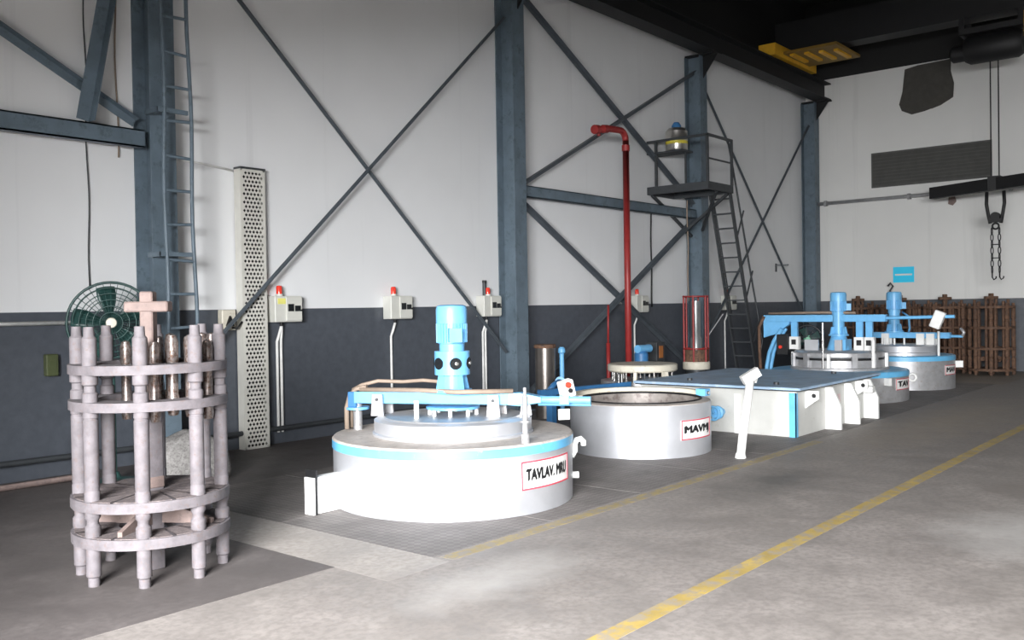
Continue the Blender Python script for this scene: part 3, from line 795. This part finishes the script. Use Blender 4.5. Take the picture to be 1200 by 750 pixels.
# hand pin and push-button box at the free end
obj('lock_pin', MB().lathe([(0, 0.0), (.035, 0), (.035, .075), (.024, .08), (.024, .16), (.042, .163), (.042, .18), (.024, .183), (.024, .36), (.014, .38), (.014, .44), (0, .44)], 14, (.79, -.58, 0)), M_silver2, t)
sb = obj('button_box', MB().cbox(-.06, .06, -.045, .045, 0, .145, .008), M_white, t, 'white push-button box with red button', (1.02, .04, .31), (.10, -.28, .62))
obj('red_button', MB().cyl(.026, 0, .02, 14, (.0, -.045, .115), (0, -1, 0)), M_beacon, sb)
obj('black_button', MB().cyl(.02, 0, .015, 14, (.01, -.045, .06), (0, -1, 0)), M_black, sb)
obj('tag_plate', MB().cbox(-.05, .05, -.008, .008, -.09, .0, .003), M_white, t, None, (1.0, -.06, .215), (0, .0, .5))
obj('clamp', MB().box(.96, 1.04, -.045, .045, .25, .325), M_blue, t)

# ------------------------------------------------------------------ open silver vessel behind it
t = thing('open_vessel', 'open round silver vessel with no lid next to the rectangular tank', 'vessel', (8.962, -3.891, 0))
obj('shell', MB().lathe([(0, .004), (.795, .004), (.795, .545), (.79, .56), (.69, .57)], 80), M_silver, t)
obj('liner', MB().lathe([(.69, .57), (.68, .57), (.68, .12), (0, .12)], 80), mat('sooty_liner', (0.30, 0.27, 0.25), 0.5, 0.3, 0.3, 4, (0.16, 0.13, 0.12), 0.55), t)
obj('rim_plate', MB().lathe([(.69, .57), (.69, .578), (.788, .566), (.788, .56)], 80), M_topdust, t)
obj('inner_lip', MB().ringtube(.685, .014, (0, 0, .578), (0, 0, 1), 72, 8), M_black, t)
obj('rear_hoop', arc_band(.715, math.radians(-35), math.radians(150), .575, .64, .05, 36), M_cream, t)
obj('hoop_bolt', MB().cyl(.022, 0, .09, 12, (.62, -.45, .61), (.2, -1, 0)), M_chrome, t)
obj('side_bracket', MB().box(.58, .70, -.52, -.40, .575, .655), M_blue, t)
curved_sign(t, .796, -115, -77, .19, .40, 'MAVMJ', .11)

# ------------------------------------------------------------------ rectangular tank with blue lid
BX0, BX1, BY0, BY1 = 10.70, 13.30, -5.0, -2.85
t = thing('rectangular_tank', 'long white rectangular tank with blue corner angle and side gussets', 'tank', (BX0, BY0, 0))
lx, ly = BX1 - BX0, BY1 - BY0
M_tankw = mat('tank_off_white', (0.50, 0.50, 0.475), 0.5, 0.0, 0.06, 4, (0.42, 0.40, 0.36), 0.66)
obj('body', MB().box(0, lx, 0, ly, .004, .57), M_tankw, t)
obj('corner_angle', MB().box(-.012, .0, -.012, .075, .004, .57).box(-.012, .05, -.012, 0, .004, .57), M_band, t, 'blue painted corner angle')
obj('front_stiffener', MB().box(-.03, 0, .72, .79, .004, .50), M_white, t)
obj('top_flange', MB().box(-.03, lx + .03, -.03, ly + .03, .545, .57), M_tankw, t)
for x in (.95, 1.62, 2.35):
    obj('gusset', MB().prism([(x, 0, .004), (x, -.20, .004), (x, -.20, .30), (x, -.09, .545), (x, 0, .545)], (.045, 0, 0)), M_white, t)
for x in (.30, 2.02):
    l_ = obj('lifting_lug', MB().prism([(x, 0, .33), (x, -.12, .42), (x, -.17, .45), (x, -.17, .55), (x, 0, .55)], (.03, 0, 0)), M_white, t)
    obj('lug_hole', MB().cyl(.028, -.003, .036, 14, (x, -.11, .49), (1, 0, 0)), M_black, l_)
obj('side_block', MB().cbox(2.12, 2.24, -.20, -.02, .38, .47, .01), M_white, t)
obj('side_label', MB().box(1.24, 1.46, -.006, 0, .30, .42), mat('faded_pink', (0.55, 0.42, 0.42), 0.6), t)
v = obj('valve', MB().lathe([(0, 0), (.05, 0), (.05, .10), (.085, .10), (.085, .13), (.06, .14), (.06, .2), (0, .2)], 18, (0, .98, .26), (-1, 0, 0)), M_blue, t, 'blue round valve on the tank front')
obj('hand_wheel', MB().ringtube(.085, .014, (-.23, .98, .26), (1, 0, 0), 24, 8).rod((-.19, .98, .26), (-.235, .98, .26), .02).bar((-.23, .90, .26), (-.23, 1.06, .26), .015, .015).bar((-.23, .98, .18), (-.23, .98, .34), .015, .015, (1, 0, 0)), M_blue, v)
t = thing('tank_lid', 'flat worn blue lid plate lying on the rectangular tank', 'lid', (BX0, BY0, .57))
M_lid = mat('worn_blue_lid', (0.32, 0.45, 0.60), 0.45, 0.0, 0.2, 3, (0.46, 0.53, 0.60), 0.6)
obj('plate', MB().cbox(-.12, lx + .14, -.11, ly + .08, .012, .045, .006), M_lid, t)
obj('gasket', MB().box(-.10, lx + .12, -.09, ly + .06, 0, .012), M_black, t)
for (x, yv) in ((.25, .35), (.3, 1.6), (2.3, .4)):
    obj('lid_bolt', MB().cyl(.035, .045, .075, 10, (x, yv, 0)), M_gsteel, t)

# leaning white post
t = thing('white_post', 'leaning white post with a crossed head in front of the tank', 'post', (8.98, -5.12, 0.004))
obj('shaft', MB().tube([(0, 0, 0), (.05, .0, .2), (.15, .0, .5), (.25, .0, .80)], .046, 12), M_white, t)
obj('head', MB().bar((.195, .06, .80), (.325, -.06, .90), .08, .10).bar((.25, .0, .86), (.33, .0, .80), .09, .07), M_white, t)
obj('foot', MB().lathe([(0, 0), (.06, 0), (.05, .05), (0, .06)], 14), M_white, t)

# ------------------------------------------------------------------ machinery between tank and wall
t = thing('clamped_vessel', 'low vessel with cream ring lid on bolts behind the open vessel', 'vessel', (12.45, -1.75, 0))
obj('body', MB().lathe([(0, 0.004), (.60, .004), (.60, .40), (.66, .40), (.66, .46), (0, .46)], 48), M_silver2, t)
obj('ring_lid', MB().lathe([(0, .60), (.53, .60), (.55, .62), (.55, .70), (.53, .715), (0, .715)], 56), M_cream, t)
for k in range(20):
    a = 2 * PI * k / 20
    obj('lid_bolt', MB().cyl(.018, .46, .60, 8, (.47 * math.cos(a), .47 * math.sin(a), 0)).cyl(.03, .46, .49, 6, (.47 * math.cos(a), .47 * math.sin(a), 0)), M_chrome if k % 3 else M_gsteel, t)
for a in (-2.75, -2.0, 1.2):
    d = Vector((math.cos(a), math.sin(a), 0)); n = Vector((-d.y, d.x, 0)) * .05
    obj('clamp_block', MB().prism([d * .56 - n / 2 + Vector((0, 0, .46)), d * .70 - n / 2 + Vector((0, 0, .46)), d * .66 - n / 2 + Vector((0, 0, .62)), d * .56 - n / 2 + Vector((0, 0, .62))], n), M_cream, t)
t = thing('pump', 'small deep blue pump with outlet standing by the red pipe', 'pump', (13.62, -1.0, 0))
obj('pedestal', MB().cbox(-.14, .14, -.14, .14, 0, .55, .01), M_gsteel, t)
obj('casing', MB().lathe([(0, .55), (.12, .55), (.12, .80), (.09, .84), (0, .84)], 20), M_dblue, t)
obj('outlet', MB().rod((-.12, 0, .88), (.24, -.02, .88), .07, 14), M_blue, t)
obj('neck', MB().cyl(.05, .80, .90, 14), M_blue, t)
t = thing('relay_case', 'small dark case with orange cover behind the ring lid', 'case', (14.75, -0.6, 0))
obj('stand', MB().box(-.1, .1, -.1, .1, 0, .6), M_gsteel, t)
obj('case', MB().cbox(-.15, .15, -.12, .12, .6, .95, .01), M_gsteel, t)
obj('cover', MB().box(-.07, .06, -.13, -.12, .66, .88), mat('orange_cover', (0.35, 0.13, 0.04), 0.5), t)

# red pipe
def arc(c, r, a0, a1, ex, ez, n=7):
    return [Vector(c) + Vector(ex) * (r * math.cos(a0 + (a1 - a0) * i / n)) + Vector(ez) * (r * math.sin(a0 + (a1 - a0) * i / n)) for i in range(n + 1)]
t = thing('red_pipe', 'tall red pipe with an elbow at the top against the wall', 'pipe', (13.22, -1.0, 0))
pts = [(0, 0, 0), (0, 0, 2), (0, 0, 4.42)] + [tuple(p) for p in arc((-.16, 0, 4.42), .16, 0, PI / 2, (1, 0, 0), (0, 0, 1))] + [(-.5, .0, 4.56), (-.86, .0, 4.50)]
obj('run', MB().tube(pts, .055, 14), M_red, t)
obj('coupling', MB().cyl(.068, -.06, .06, 14, (-.62, 0, 4.54), (1, 0, .15)).cyl(.068, -.05, .05, 14, (0, 0, 4.30)), M_red, t)
obj('nozzle', MB().cyl(.075, 0, .10, 14, (-.92, 0, 4.49), (1, 0, .15)).cyl(.03, 0, .1, 10, (-.80, 0, 4.40)), M_red, t)
obj('foot_flange', MB().cyl(.10, 0, .03, 18), M_red, t)
tag(obj('thin_red_pipe', MB().tube([(13.05, -.7, 0), (13.05, -.7, 1.0)], .035, 10).tube([(13.05, -.7, 1.0), (13.07, -.7, 1.65)], .018, 8), M_red), 'thin short red pipe standing left of the tall red pipe', 'pipe')

# dark cylinder with blue post
t = thing('steel_cylinder', 'upright dark steel cylinder with brown cap by the steel column', 'cylinder', (10.66, -1.2, 0))
obj('body', MB().lathe([(0, 0), (.15, 0), (.15, 1.03), (0, 1.03)], 32), mat('dark_polished_steel', (0.20, 0.18, 0.165), .3, .8, .15, 5), t)
obj('cap', MB().lathe([(0, 1.03), (.165, 1.03), (.165, 1.075), (.15, 1.085), (0, 1.085)], 32), M_rust, t)
t = thing('pump_stand', 'blue post with bent blue pipe beside the dark cylinder', 'pipe stand', (11.0, -1.25, 0))
obj('post', MB().cyl(.035, 0, .95, 14).lathe([(.035, .93), (.055, .95), (.055, 1.0), (.03, 1.03), (0, 1.03)], 14), M_blue, t)
obj('pipe', MB().tube([(0, 0, .50), (-.2, -.15, .52), (-.45, -.28, .55), (-.6, -.3, .52), (-.72, -.28, .42)], .04, 12), M_dblue, t)
obj('pipe_flange', MB().cyl(.08, -.02, .02, 16, (-.32, -.21, .535), (-.87, -.46, .1)), M_blue, t)
t = thing('blue_channel', 'low blue channel beam on two feet behind the open vessel', 'beam', (10.6, -1.95, 0))
obj('channel', MB().bar((-.6, .35, .44), (1.0, -.1, .46), .09, .08), M_dblue, t)
for (x, yv) in ((-.4, .29), (.8, -.045)):
    obj('foot', MB().box(x - .05, x + .05, yv - .05, yv + .05, 0, .41), M_dblue, t)
for x in (.78, .86):
    obj('bolt', MB().cyl(.02, .49, .62, 8, (x, -.06, 0)), M_chrome, t)

# red framed burner column
t = thing('burner_frame', 'red barred cage around a grey tube on a cream disc', 'burner', (15.2, -1.2, 0))
obj('plinth', MB().cyl(.20, 0, .44, 20), M_gsteel, t)
obj('disc', MB().lathe([(0, .44), (.24, .44), (.25, .46), (.25, .56), (.235, .58), (0, .58)], 36), M_cream, t)
obj('tube', MB().lathe([(0, .58), (.11, .58), (.11, 1.0), (.085, 1.05), (.085, 1.70), (0, 1.70)], 24), mat('dull_tube', (0.25, 0.27, 0.27), .35, .6), t)
for k in range(6):
    a = 2 * PI * k / 6 + .3
    obj('cage_bar', MB().cyl(.018, .58, 1.80, 8, (.23 * math.cos(a), .23 * math.sin(a), 0)), M_red, t)
for z in (.82, 1.78):
    obj('cage_hoop', MB().ringtube(.23, .016, (0, 0, z), (0, 0, 1), 32, 6), M_red, t)
obj('stay', MB().rod((.21, -.1, 1.0), (.5, -.3, 1.45), .012, 8), M_silver2, t)
obj('lower_skirt', MB().lathe([(.225, .58), (.225, .80), (.21, .80)], 24), M_rust, t)

# ------------------------------------------------------------------ platform, stair and drum at the third column
PX0, PX1, PY0, PY1, PZ = 15.48, 16.50, -1.34, -0.02, 3.90
t = thing('platform', 'small railed steel platform high on the wall by the column', 'platform', (PX0, 0, PZ))
w_ = PX1 - PX0
obj('deck', MB().box(0, w_, PY0, PY1, 0, .03), M_gsteel, t)
obj('deck_frame', MB().box(0, w_, PY0, PY0 + .04, -.12, 0).box(0, w_, PY1 - .04, PY1, -.12, 0).box(0, .04, PY0 + .04, PY1 - .04, -.12, 0).box(w_ - .04, w_, PY0 + .04, PY1 - .04, -.12, 0), M_gsteel, t)
for (x, yv) in ((.02, -.22), (.02, PY0 + .02), (w_ - .02, PY0 + .02), (w_ / 2, PY0 + .02)):
    if x == w_ / 2: continue
    obj('rail_post', MB().bar((x, yv, .03), (x, yv, .90), .045, .045), M_gsteel, t)
obj('top_rail', MB().bar((.02, -.02, .90), (.02, PY0, .90), .045, .045), M_gsteel, t)
obj('top_rail', MB().bar((0, PY0 + .02, .90), (w_, PY0 + .02, .90), .045, .045), M_gsteel, t)
obj('mid_rail', MB().bar((.02, PY0 + .04, .47), (w_ - .02, PY0 + .04, .47), .02, .03), M_gsteel, t)
obj('knee_brace', MB().bar((.05, -.10, -.12), (1.55, -.12, -.85), .05, .05), M_gsteel, t)
obj('knee_brace', MB().bar((.5, PY0 + .1, -.12), (1.5, -.40, -.75), .05, .05), M_gsteel, t)
obj('knee_brace', MB().bar((w_ - .04, PY0 + .1, -.12), (w_ + .04, -.02, -.95), .05, .05), M_gsteel, t)
obj('drum_shelf', MB().box(.0, .42, -.80, -.02, .66, .69), M_gsteel, t)
obj('shelf_leg', MB().bar((.2, -.76, .03), (.2, -.76, .66), .03, .03), M_gsteel, t)
t = thing('drum', 'stainless drum with yellow stripe and blue cap on the platform shelf', 'drum', (PX0 + .22, -.56, PZ + .69))
obj('shell', MB().lathe([(0, 0), (.19, 0), (.21, .02), (.21, .20), (.215, .21), (.21, .22), (.21, .38), (.16, .44), (0, .45)], 36), M_drum, t)
obj('yellow_stripe', MB().lathe([(.21, .13), (.213, .13), (.213, .19), (.21, .19)], 36), mat('stripe_yellow', (0.55, 0.47, 0.05), .5), t)
obj('cap', MB().lathe([(.09, .44), (.09, .50), (.05, .56), (0, .56)], 20), M_dblue, t)

t = thing('steep_stair', 'steep dark steel stair with handrail leading up to the platform', 'stair', (PX1, 0, 0))
xb, zt = 1.22, 3.88
SL = Vector((xb, 0, -zt))
for yv in (-.82, -1.24):
    obj('stringer', MB().bar((.03, yv, zt), (xb, yv, 0.0), .03, .10, (1, 0, 0)), M_gsteel, t)
for k in range(13):
    z = .28 + .285 * k
    x = xb * (1 - z / zt) + .03 * z / zt
    obj('tread', MB().box(x - .06, x + .06, -1.225, -.835, z - .012, z + .012), M_gsteel, t)
for yv in (-1.24,):
    obj('handrail', MB().tube([(-.0, yv, 4.80), (.12, yv, 4.5), (.30, yv, 4.0), (.9, yv, 2.3), (xb + .22, yv, .85), (xb + .05, yv, .5)], .02, 8), M_gsteel, t)
    for z in (2.9, 1.7, .75):
        x = xb * (1 - z / zt)
        obj('handrail_post', MB().bar((x, yv, z), (x + .33, yv, z + .6), .025, .025), M_gsteel, t)
obj('handrail', MB().tube([(.15, -.80, 3.9), (.5, -.80, 2.85), (.95, -.80, 1.4)], .014, 8), M_gsteel, t)

# ------------------------------------------------------------------ far blue-rimmed furnaces
def far_furnace(name_lab, loc, r, H, lid_lab, big):
    t = thing('pit_furnace', name_lab, 'furnace', (loc[0], loc[1], 0))
    obj('shell', MB().lathe([(0, .004), (r, .004), (r, H - .09), (0, H - .09)], 72), M_silver2, t)
    obj('blue_band', MB().lathe([(r, H - .09), (r + .008, H - .09), (r + .008, H - .015), (r, H - .015)], 72), M_band, t)
    obj('top_plate', MB().lathe([(0, H - .09), (r, H - .09), (r + .008, H - .015), (r - .01, H), (0, H)], 72), M_band, t)
    if big:
        curved_sign(t, r + .001, -108, -82, .20, .38, 'TAV', .12)
        a = math.radians(-120); 
        obj('lug', MB().bar((r * math.cos(a) * .98, r * math.sin(a) * .98, .35), (r * math.cos(a) * 1.1, r * math.sin(a) * 1.1, .35), .05, .12), M_white, t)
        a = math.radians(-70)
        obj('lug', MB().ringtube(.06, .02, (r * math.cos(a) * 1.03, r * math.sin(a) * 1.05, .36), (1, 0, 0), 18, 6), M_white, t)
    else:
        curved_sign(t, r + .001, -112, -86, .27, .45, 'MAV', .12)
        a = math.radians(-70); d = Vector((math.cos(a), math.sin(a), 0))
        obj('lug', MB().bar(d * r * .98 + Vector((0, 0, .44)), d * (r + .13) + Vector((0, 0, .44)), .10, .12), M_white, t)
    l = thing('furnace_lid', lid_lab, 'furnace lid', (loc[0], loc[1], H))
    return t, l
F4 = (15.631, -3.693)
_, t = far_furnace('grey round furnace with blue rim behind the rectangular tank', F4, 1.10, .50, 'clamped ring lid under a high blue gantry arm with motor', True)
obj('lower_ring', MB().lathe([(0, 0), (.80, 0), (.80, .04), (.74, .05), (.74, .17), (0, .17)], 64), M_silver2, t)
obj('dark_gap_disc', MB().cyl(.70, .17, .21, 48), M_black, t)  # black disc filling the dark gap between the two rings
obj('upper_ring', MB().lathe([(0, .21), (.73, .21), (.745, .23), (.745, .29), (.70, .32), (0, .32)], 64), M_silver2, t)
for k in range(12):
    a = 2 * PI * k / 12 + .15
    d = Vector((math.cos(a), math.sin(a), 0))
    obj('lid_clamp', MB().bar(d * .77 + Vector((0, 0, .05)), d * .77 + Vector((0, 0, .28)), .09 if k % 2 else .05, .05, d), M_silver2 if k % 3 else M_white, t)
zb = .80          # beam bottom above lid base
obj('gantry_beam', MB().cbox(-.06, .06, -.80, 1.30, zb, zb + .12, .006), M_blue, t)
obj('beam_pipe', MB().rod((0, -.80, zb + .06), (0, -1.85, zb + .08), .028, 12), M_blue, t)
obj('air_pipe', MB().tube([(-.02, 1.25, zb + .15), (-.02, .3, zb + .16), (-.02, -.3, zb + .15)], .022, 8), M_hose, t)
bb = obj('button_box', MB().cbox(-.05, .05, -.08, .08, -.16, .12, .01), M_white, t, 'white tilted button box on the arm end', (-.06, -1.62, zb + .05), (math.radians(22), 0, 0))
for yv in (.78, -.36, -.52):
    obj('hanger', MB().box(-.03, .03, yv - .055, yv + .055, .50, zb), M_blue, t)
    cv = obj('clevis', MB().box(-.05, .05, yv - .085, yv + .085, .32, .54), M_white, t)
    obj('clevis_slot', MB().box(-.058, -.05, yv - .04, yv + .04, .40, .49), M_black, cv)
for yv in (.42, .30, -.10):
    obj('bracket', MB().box(-.3, -.26, yv - .06, yv + .06, .32, .50), M_silver, t)
motor(t, (0, 0, .56), .98, False, .4)
obj('motor_cone', MB().lathe([(.20, .32), (.12, .56), (0, .56)], 24).box(-.14, .14, -.17, .04, .32, .50), M_blue, t)
obj('front_rod', MB().cyl(.02, .02, .80, 10, (-.76, -.02, 0)), M_chrome, t)
obj('side_rod', MB().cyl(.03, .05, .50, 10, (-.30, -.68, 0)), M_white, t)
obj('post_head', MB().prism([(-.05, 1.34, zb + .12), (-.05, .86, zb + .12), (-.05, .86, zb - .04), (-.05, 1.12, zb - .22), (-.05, 1.34, zb - .28)], (.1, 0, 0)), M_blue, t)
for s_ in (-.09, .09):
    obj('curved_leg', MB().tube([(s_, .98, zb - .12), (s_, 1.12, zb - .32), (s_, 1.22, zb - .55), (s_, 1.27, zb - .8), (s_, 1.28, -.49)], .035, 10), M_blue, t)
obj('drive_box', MB().cbox(-.14, .14, .86, 1.06, .22, .58, .01), M_black, t)
obj('red_lamp', MB().cyl(.03, 0, .03, 10, (-.14, .98, .36), (-1, 0, 0)), M_beacon, t)
obj('hose', MB().tube([(-.05, 1.33, zb + .1), (-.06, 1.42, zb - .1), (-.05, 1.42, zb - .5), (-.02, 1.40, -.49)], .03, 8), M_rust, t)

F5 = (18.264, -3.947)
_, t = far_furnace('smaller grey furnace with blue rim nearest the rusty stands', F5, .90, .62, 'round silver lid with low blue arm and motor on the smaller furnace', False)
obj('lid_disc', MB().lathe([(0, 0), (.64, 0), (.64, .05), (.60, .06), (.60, .17), (.57, .19), (0, .19)], 56), M_silver, t)
obj('arm_beam', MB().cbox(-.07, .07, -.85, .55, .31, .42, .006), M_blue, t)
obj('arm_pipe', MB().rod((0, -.85, .35), (0, -1.06, .35), .025, 12), M_blue, t)
obj('arm_handle', MB().tube([(0, -1.05, .35), (0, -1.08, .42), (0, -1.02, .5)], .03, 8), M_silver2, t)
for yv in (-.34, -.52, .3):
    for x in (-.11, .075):
        obj('arm_bracket', MB().box(x, x + .035, yv - .07, yv + .07, .19, .40), M_white, t)
obj('lock_rod', MB().cyl(.022, .0, .45, 10, (-.3, -.72, 0)), M_white, t)
for k in range(6):
    a = k * PI / 3 + .3
    obj('standoff', MB().cyl(.02, .19, .31, 8, (.2 * math.cos(a), .16 + .2 * math.sin(a), 0)), M_white, t)
motor(t, (0, .16, .42), 1.02, False, .3)
obj('motor_cable', MB().tube([(.0, .0, .80), (-.1, -.14, .72), (-.12, -.16, .5), (-.05, -.12, .42)], .02, 8), M_blue, t)
# dark fan behind the gantry furnace
t = thing('floor_fan', 'dark round floor fan behind the gantry furnace', 'fan', (17.1, -2.55, 0), math.atan2(-.38, -.92))
obj('stand', MB().box(-.05, .05, -.22, .22, 0, .04).cyl(.03, .04, .66, 10), M_gsteel, t)
g = MB().ringtube(.27, .016, (0, 0, .93), (1, 0, 0), 36, 6)
for R in (.1, .18): g.ringtube(R, .006, (.05, 0, .93), (1, 0, 0), 28, 4)
for k in range(12):
    a = k * PI / 6
    g.rod((.05, .05 * math.cos(a), .93 + .05 * math.sin(a)), (0, .27 * math.cos(a), .93 + .27 * math.sin(a)), .006, 5)
obj('guard', g, M_gsteel, t)
obj('motor_housing', MB().lathe([(0, -.18), (.08, -.18), (.08, 0), (0, .02)], 16, (0, 0, .93), (1, 0, 0)), mat('bright_green', (0.05, 0.30, 0.16), .4), t)
for k in range(4):
    a = k * PI / 2 + .5
    d = Vector((0, math.cos(a), math.sin(a))); n = Vector((0, -d.z, d.y))
    c0 = Vector((0.02, 0, .93))
    obj('blade', MB().prism([c0 + d * .05 + n * .03, c0 + d * .05 - n * .03, c0 + d * .22 - n * .08 + Vector((.03, 0, 0)), c0 + d * .24 + n * .06 - Vector((.02, 0, 0))], (.008, 0, 0)), M_green, t)

# ------------------------------------------------------------------ back wall fittings
t = thing('louvre', 'wide dark grey louvred vent in the back wall', 'vent', (23.335, -3.045, 4.45))
obj('frame', MB().box(-.03, 0, -1.36, 1.36, 0, .04).box(-.03, 0, -1.36, 1.36, .82, .86).box(-.03, 0, -1.36, -1.32, .04, .82).box(-.03, 0, 1.32, 1.36, .04, .82), M_louvre, t)
obj('backing', MB().box(-.006, 0, -1.32, 1.32, .04, .82), M_black, t)
sl = MB().prism([(-.008, -1.32, 0), (-.05, -1.32, -.05), (-.05, -1.32, -.035), (-.008, -1.32, .085)], (0, 2.64, 0)).mesh('slat')
for k in range(9):
    obj('slat', sl, M_louvre, t, None, (0, 0, .09 + .083 * k))
t = thing('service_pipe', 'grey service pipe running across the back wall under the louvre', 'pipe', (23.335, 0, 4.16))
obj('run', MB().tube([(-.10, -.36, 0), (-.10, -9, .02)], .045, 10), M_silver2, t)
for yv in (-.55, -2.6, -4.8):
    obj('clip', MB().box(-.12, .0, yv - .03, yv + .03, -.06, .06).cyl(.075, -.03, .03, 12, (-.10, yv, 0), (0, 1, 0)), M_silver2, t)
tag(obj('hanging_tag', MB().prism([(23.22, -3.50, 4.10), (23.22, -3.62, 4.12), (23.22, -3.66, 3.95), (23.22, -3.58, 3.86), (23.22, -3.48, 3.90)], (.02, 0, 0)).rod((23.23, -3.57, 4.05), (23.23, -3.57, 4.14), .01, 6), M_tan), 'small brown tag hanging from the back wall pipe', 'tag')
t = thing('notice', 'small bright cyan notice board on the back wall', 'notice', (23.335, -2.425, 2.09))
obj('board', MB().box(-.012, 0, -.245, .245, 0, .38), M_cyan, t)
obj('text_line', MB().box(-.014, -.012, -.20, .20, .17, .21), M_white, t)

# ------------------------------------------------------------------ overhead crane with hoist and lifting beam
CX = 21.1
t = thing('overhead_crane', 'dark overhead crane girder with yellow end carriage under the roof', 'crane', (CX, 0, 7.28))
obj('girder', MB().box(-.25, .25, -19.6, -.3, .22, .95), M_black, t)
ec = obj('end_carriage', MB().box(-1.2, 1.2, -.72, -.32, .0, .26), M_yellow, t, 'yellow end carriage')
for k in range(4):
    obj('platform_bar', MB().bar((-.7 + .10 * k, -.9 - .30 * k, .05), (.15 + .10 * k, -.9 - .30 * k, .05), .10, .05), M_yellow, t)
obj('platform_beam', MB().box(-.75, .75, -1.95, -.72, .08, .14), mat('dark_yellow', (0.22, 0.13, 0.02), .6), t)
for x in (-.95, .95):
    obj('wheel', MB().cyl(.14, -.05, .05, 20, (x, -.52, .145), (0, 1, 0)), M_gsteel, ec)
t = thing('hoist', 'black hoist trolley with twin ropes under the crane girder', 'hoist', (CX, -4.95, 6.55))
obj('drum_housing', MB().lathe([(0, -.55), (.24, -.55), (.30, -.45), (.30, .45), (.24, .55), (0, .55)], 24, (0, 0, .33), (0, 1, 0)), M_black, t)
obj('motor', MB().lathe([(0, .5), (.17, .5), (.17, .80), (.12, .85), (0, .85)], 18, (.05, 0, .30), (0, 1, 0)), M_black, t)
obj('trolley_frame', MB().box(-.32, .32, -.6, .6, .60, .72).box(-.30, -.26, -.6, -.5, .6, .95).box(.26, .30, -.6, -.5, .6, .95).box(-.30, -.26, .5, .6, .6, .95).box(.26, .30, .5, .6, .6, .95), M_black, t)
obj('yellow_panel', MB().box(-.36, -.33, -1.3, -.62, .35, .85), M_yellow, t, 'yellow side panel')
for s_ in (-.075, .075):
    obj('rope', MB().rod((0, s_, -2.45), (0, s_, .1), .014, 6), M_black, t)
d = Vector((-.459, -.888, 0)).normalized()
t = thing('lifting_beam', 'long black lifting beam hanging level from the hoist ropes', 'lifting beam', (CX, -4.95, 4.13))
obj('beam', MB().bar(-d * 1.62 + Vector((.0, 0, -.10)), d * 1.9 + Vector((0, 0, -.10)), .18, .25), M_black, t)
obj('rope_plate', MB().bar((0, 0, -.22), (0, 0, .06), .24, .24), M_black, t)
t = thing('hook_block', 'black hook block with chain slings below the lifting beam', 'hook', (CX, -4.95, 3.88))
for s_ in (-1, 1):
    obj('sling', MB().tube([(0, s_ * .16, 0), (0, s_ * .17, -.25), (0, s_ * .14, -.45), (0, s_ * .10, -.66)], .035, 8), M_black, t)
obj('block', MB().cyl(.09, -.06, .06, 18, (0, 0, -.52), (1, 0, 0)).box(-.05, .05, -.13, .13, -.64, -.56), M_black, t)
obj('ring', MB().ringtube(.06, .02, (0, 0, -.72), (1, 0, 0), 18, 6), M_black, t)
for s_ in (-1, 1):
    for k in range(7):
        z = -.80 - .135 * k
        obj('chain_link', MB().tube([(0, s_ * .07 + .025 * math.cos(q * PI / 6) * (1 if k % 2 else .5), z - .08 * (1 if True else 1) * math.sin(q * PI / 6) * .95 - .02) for q in range(12)], .011, 5, True), M_black, t)
    obj('end_hook', MB().tube([(0, s_ * .07, -1.68), (0, s_ * .07, -1.78), (0, s_ * .07 - .03, -1.83), (0, s_ * .07 - .07, -1.80), (0, s_ * .07 - .075, -1.76)], .014, 6), M_black, t)
obj('spacer', MB().rod((0, -.07, -1.1), (0, .07, -1.1), .012, 6).rod((0, -.07, -1.38), (0, .07, -1.38), .012, 6), M_black, t)
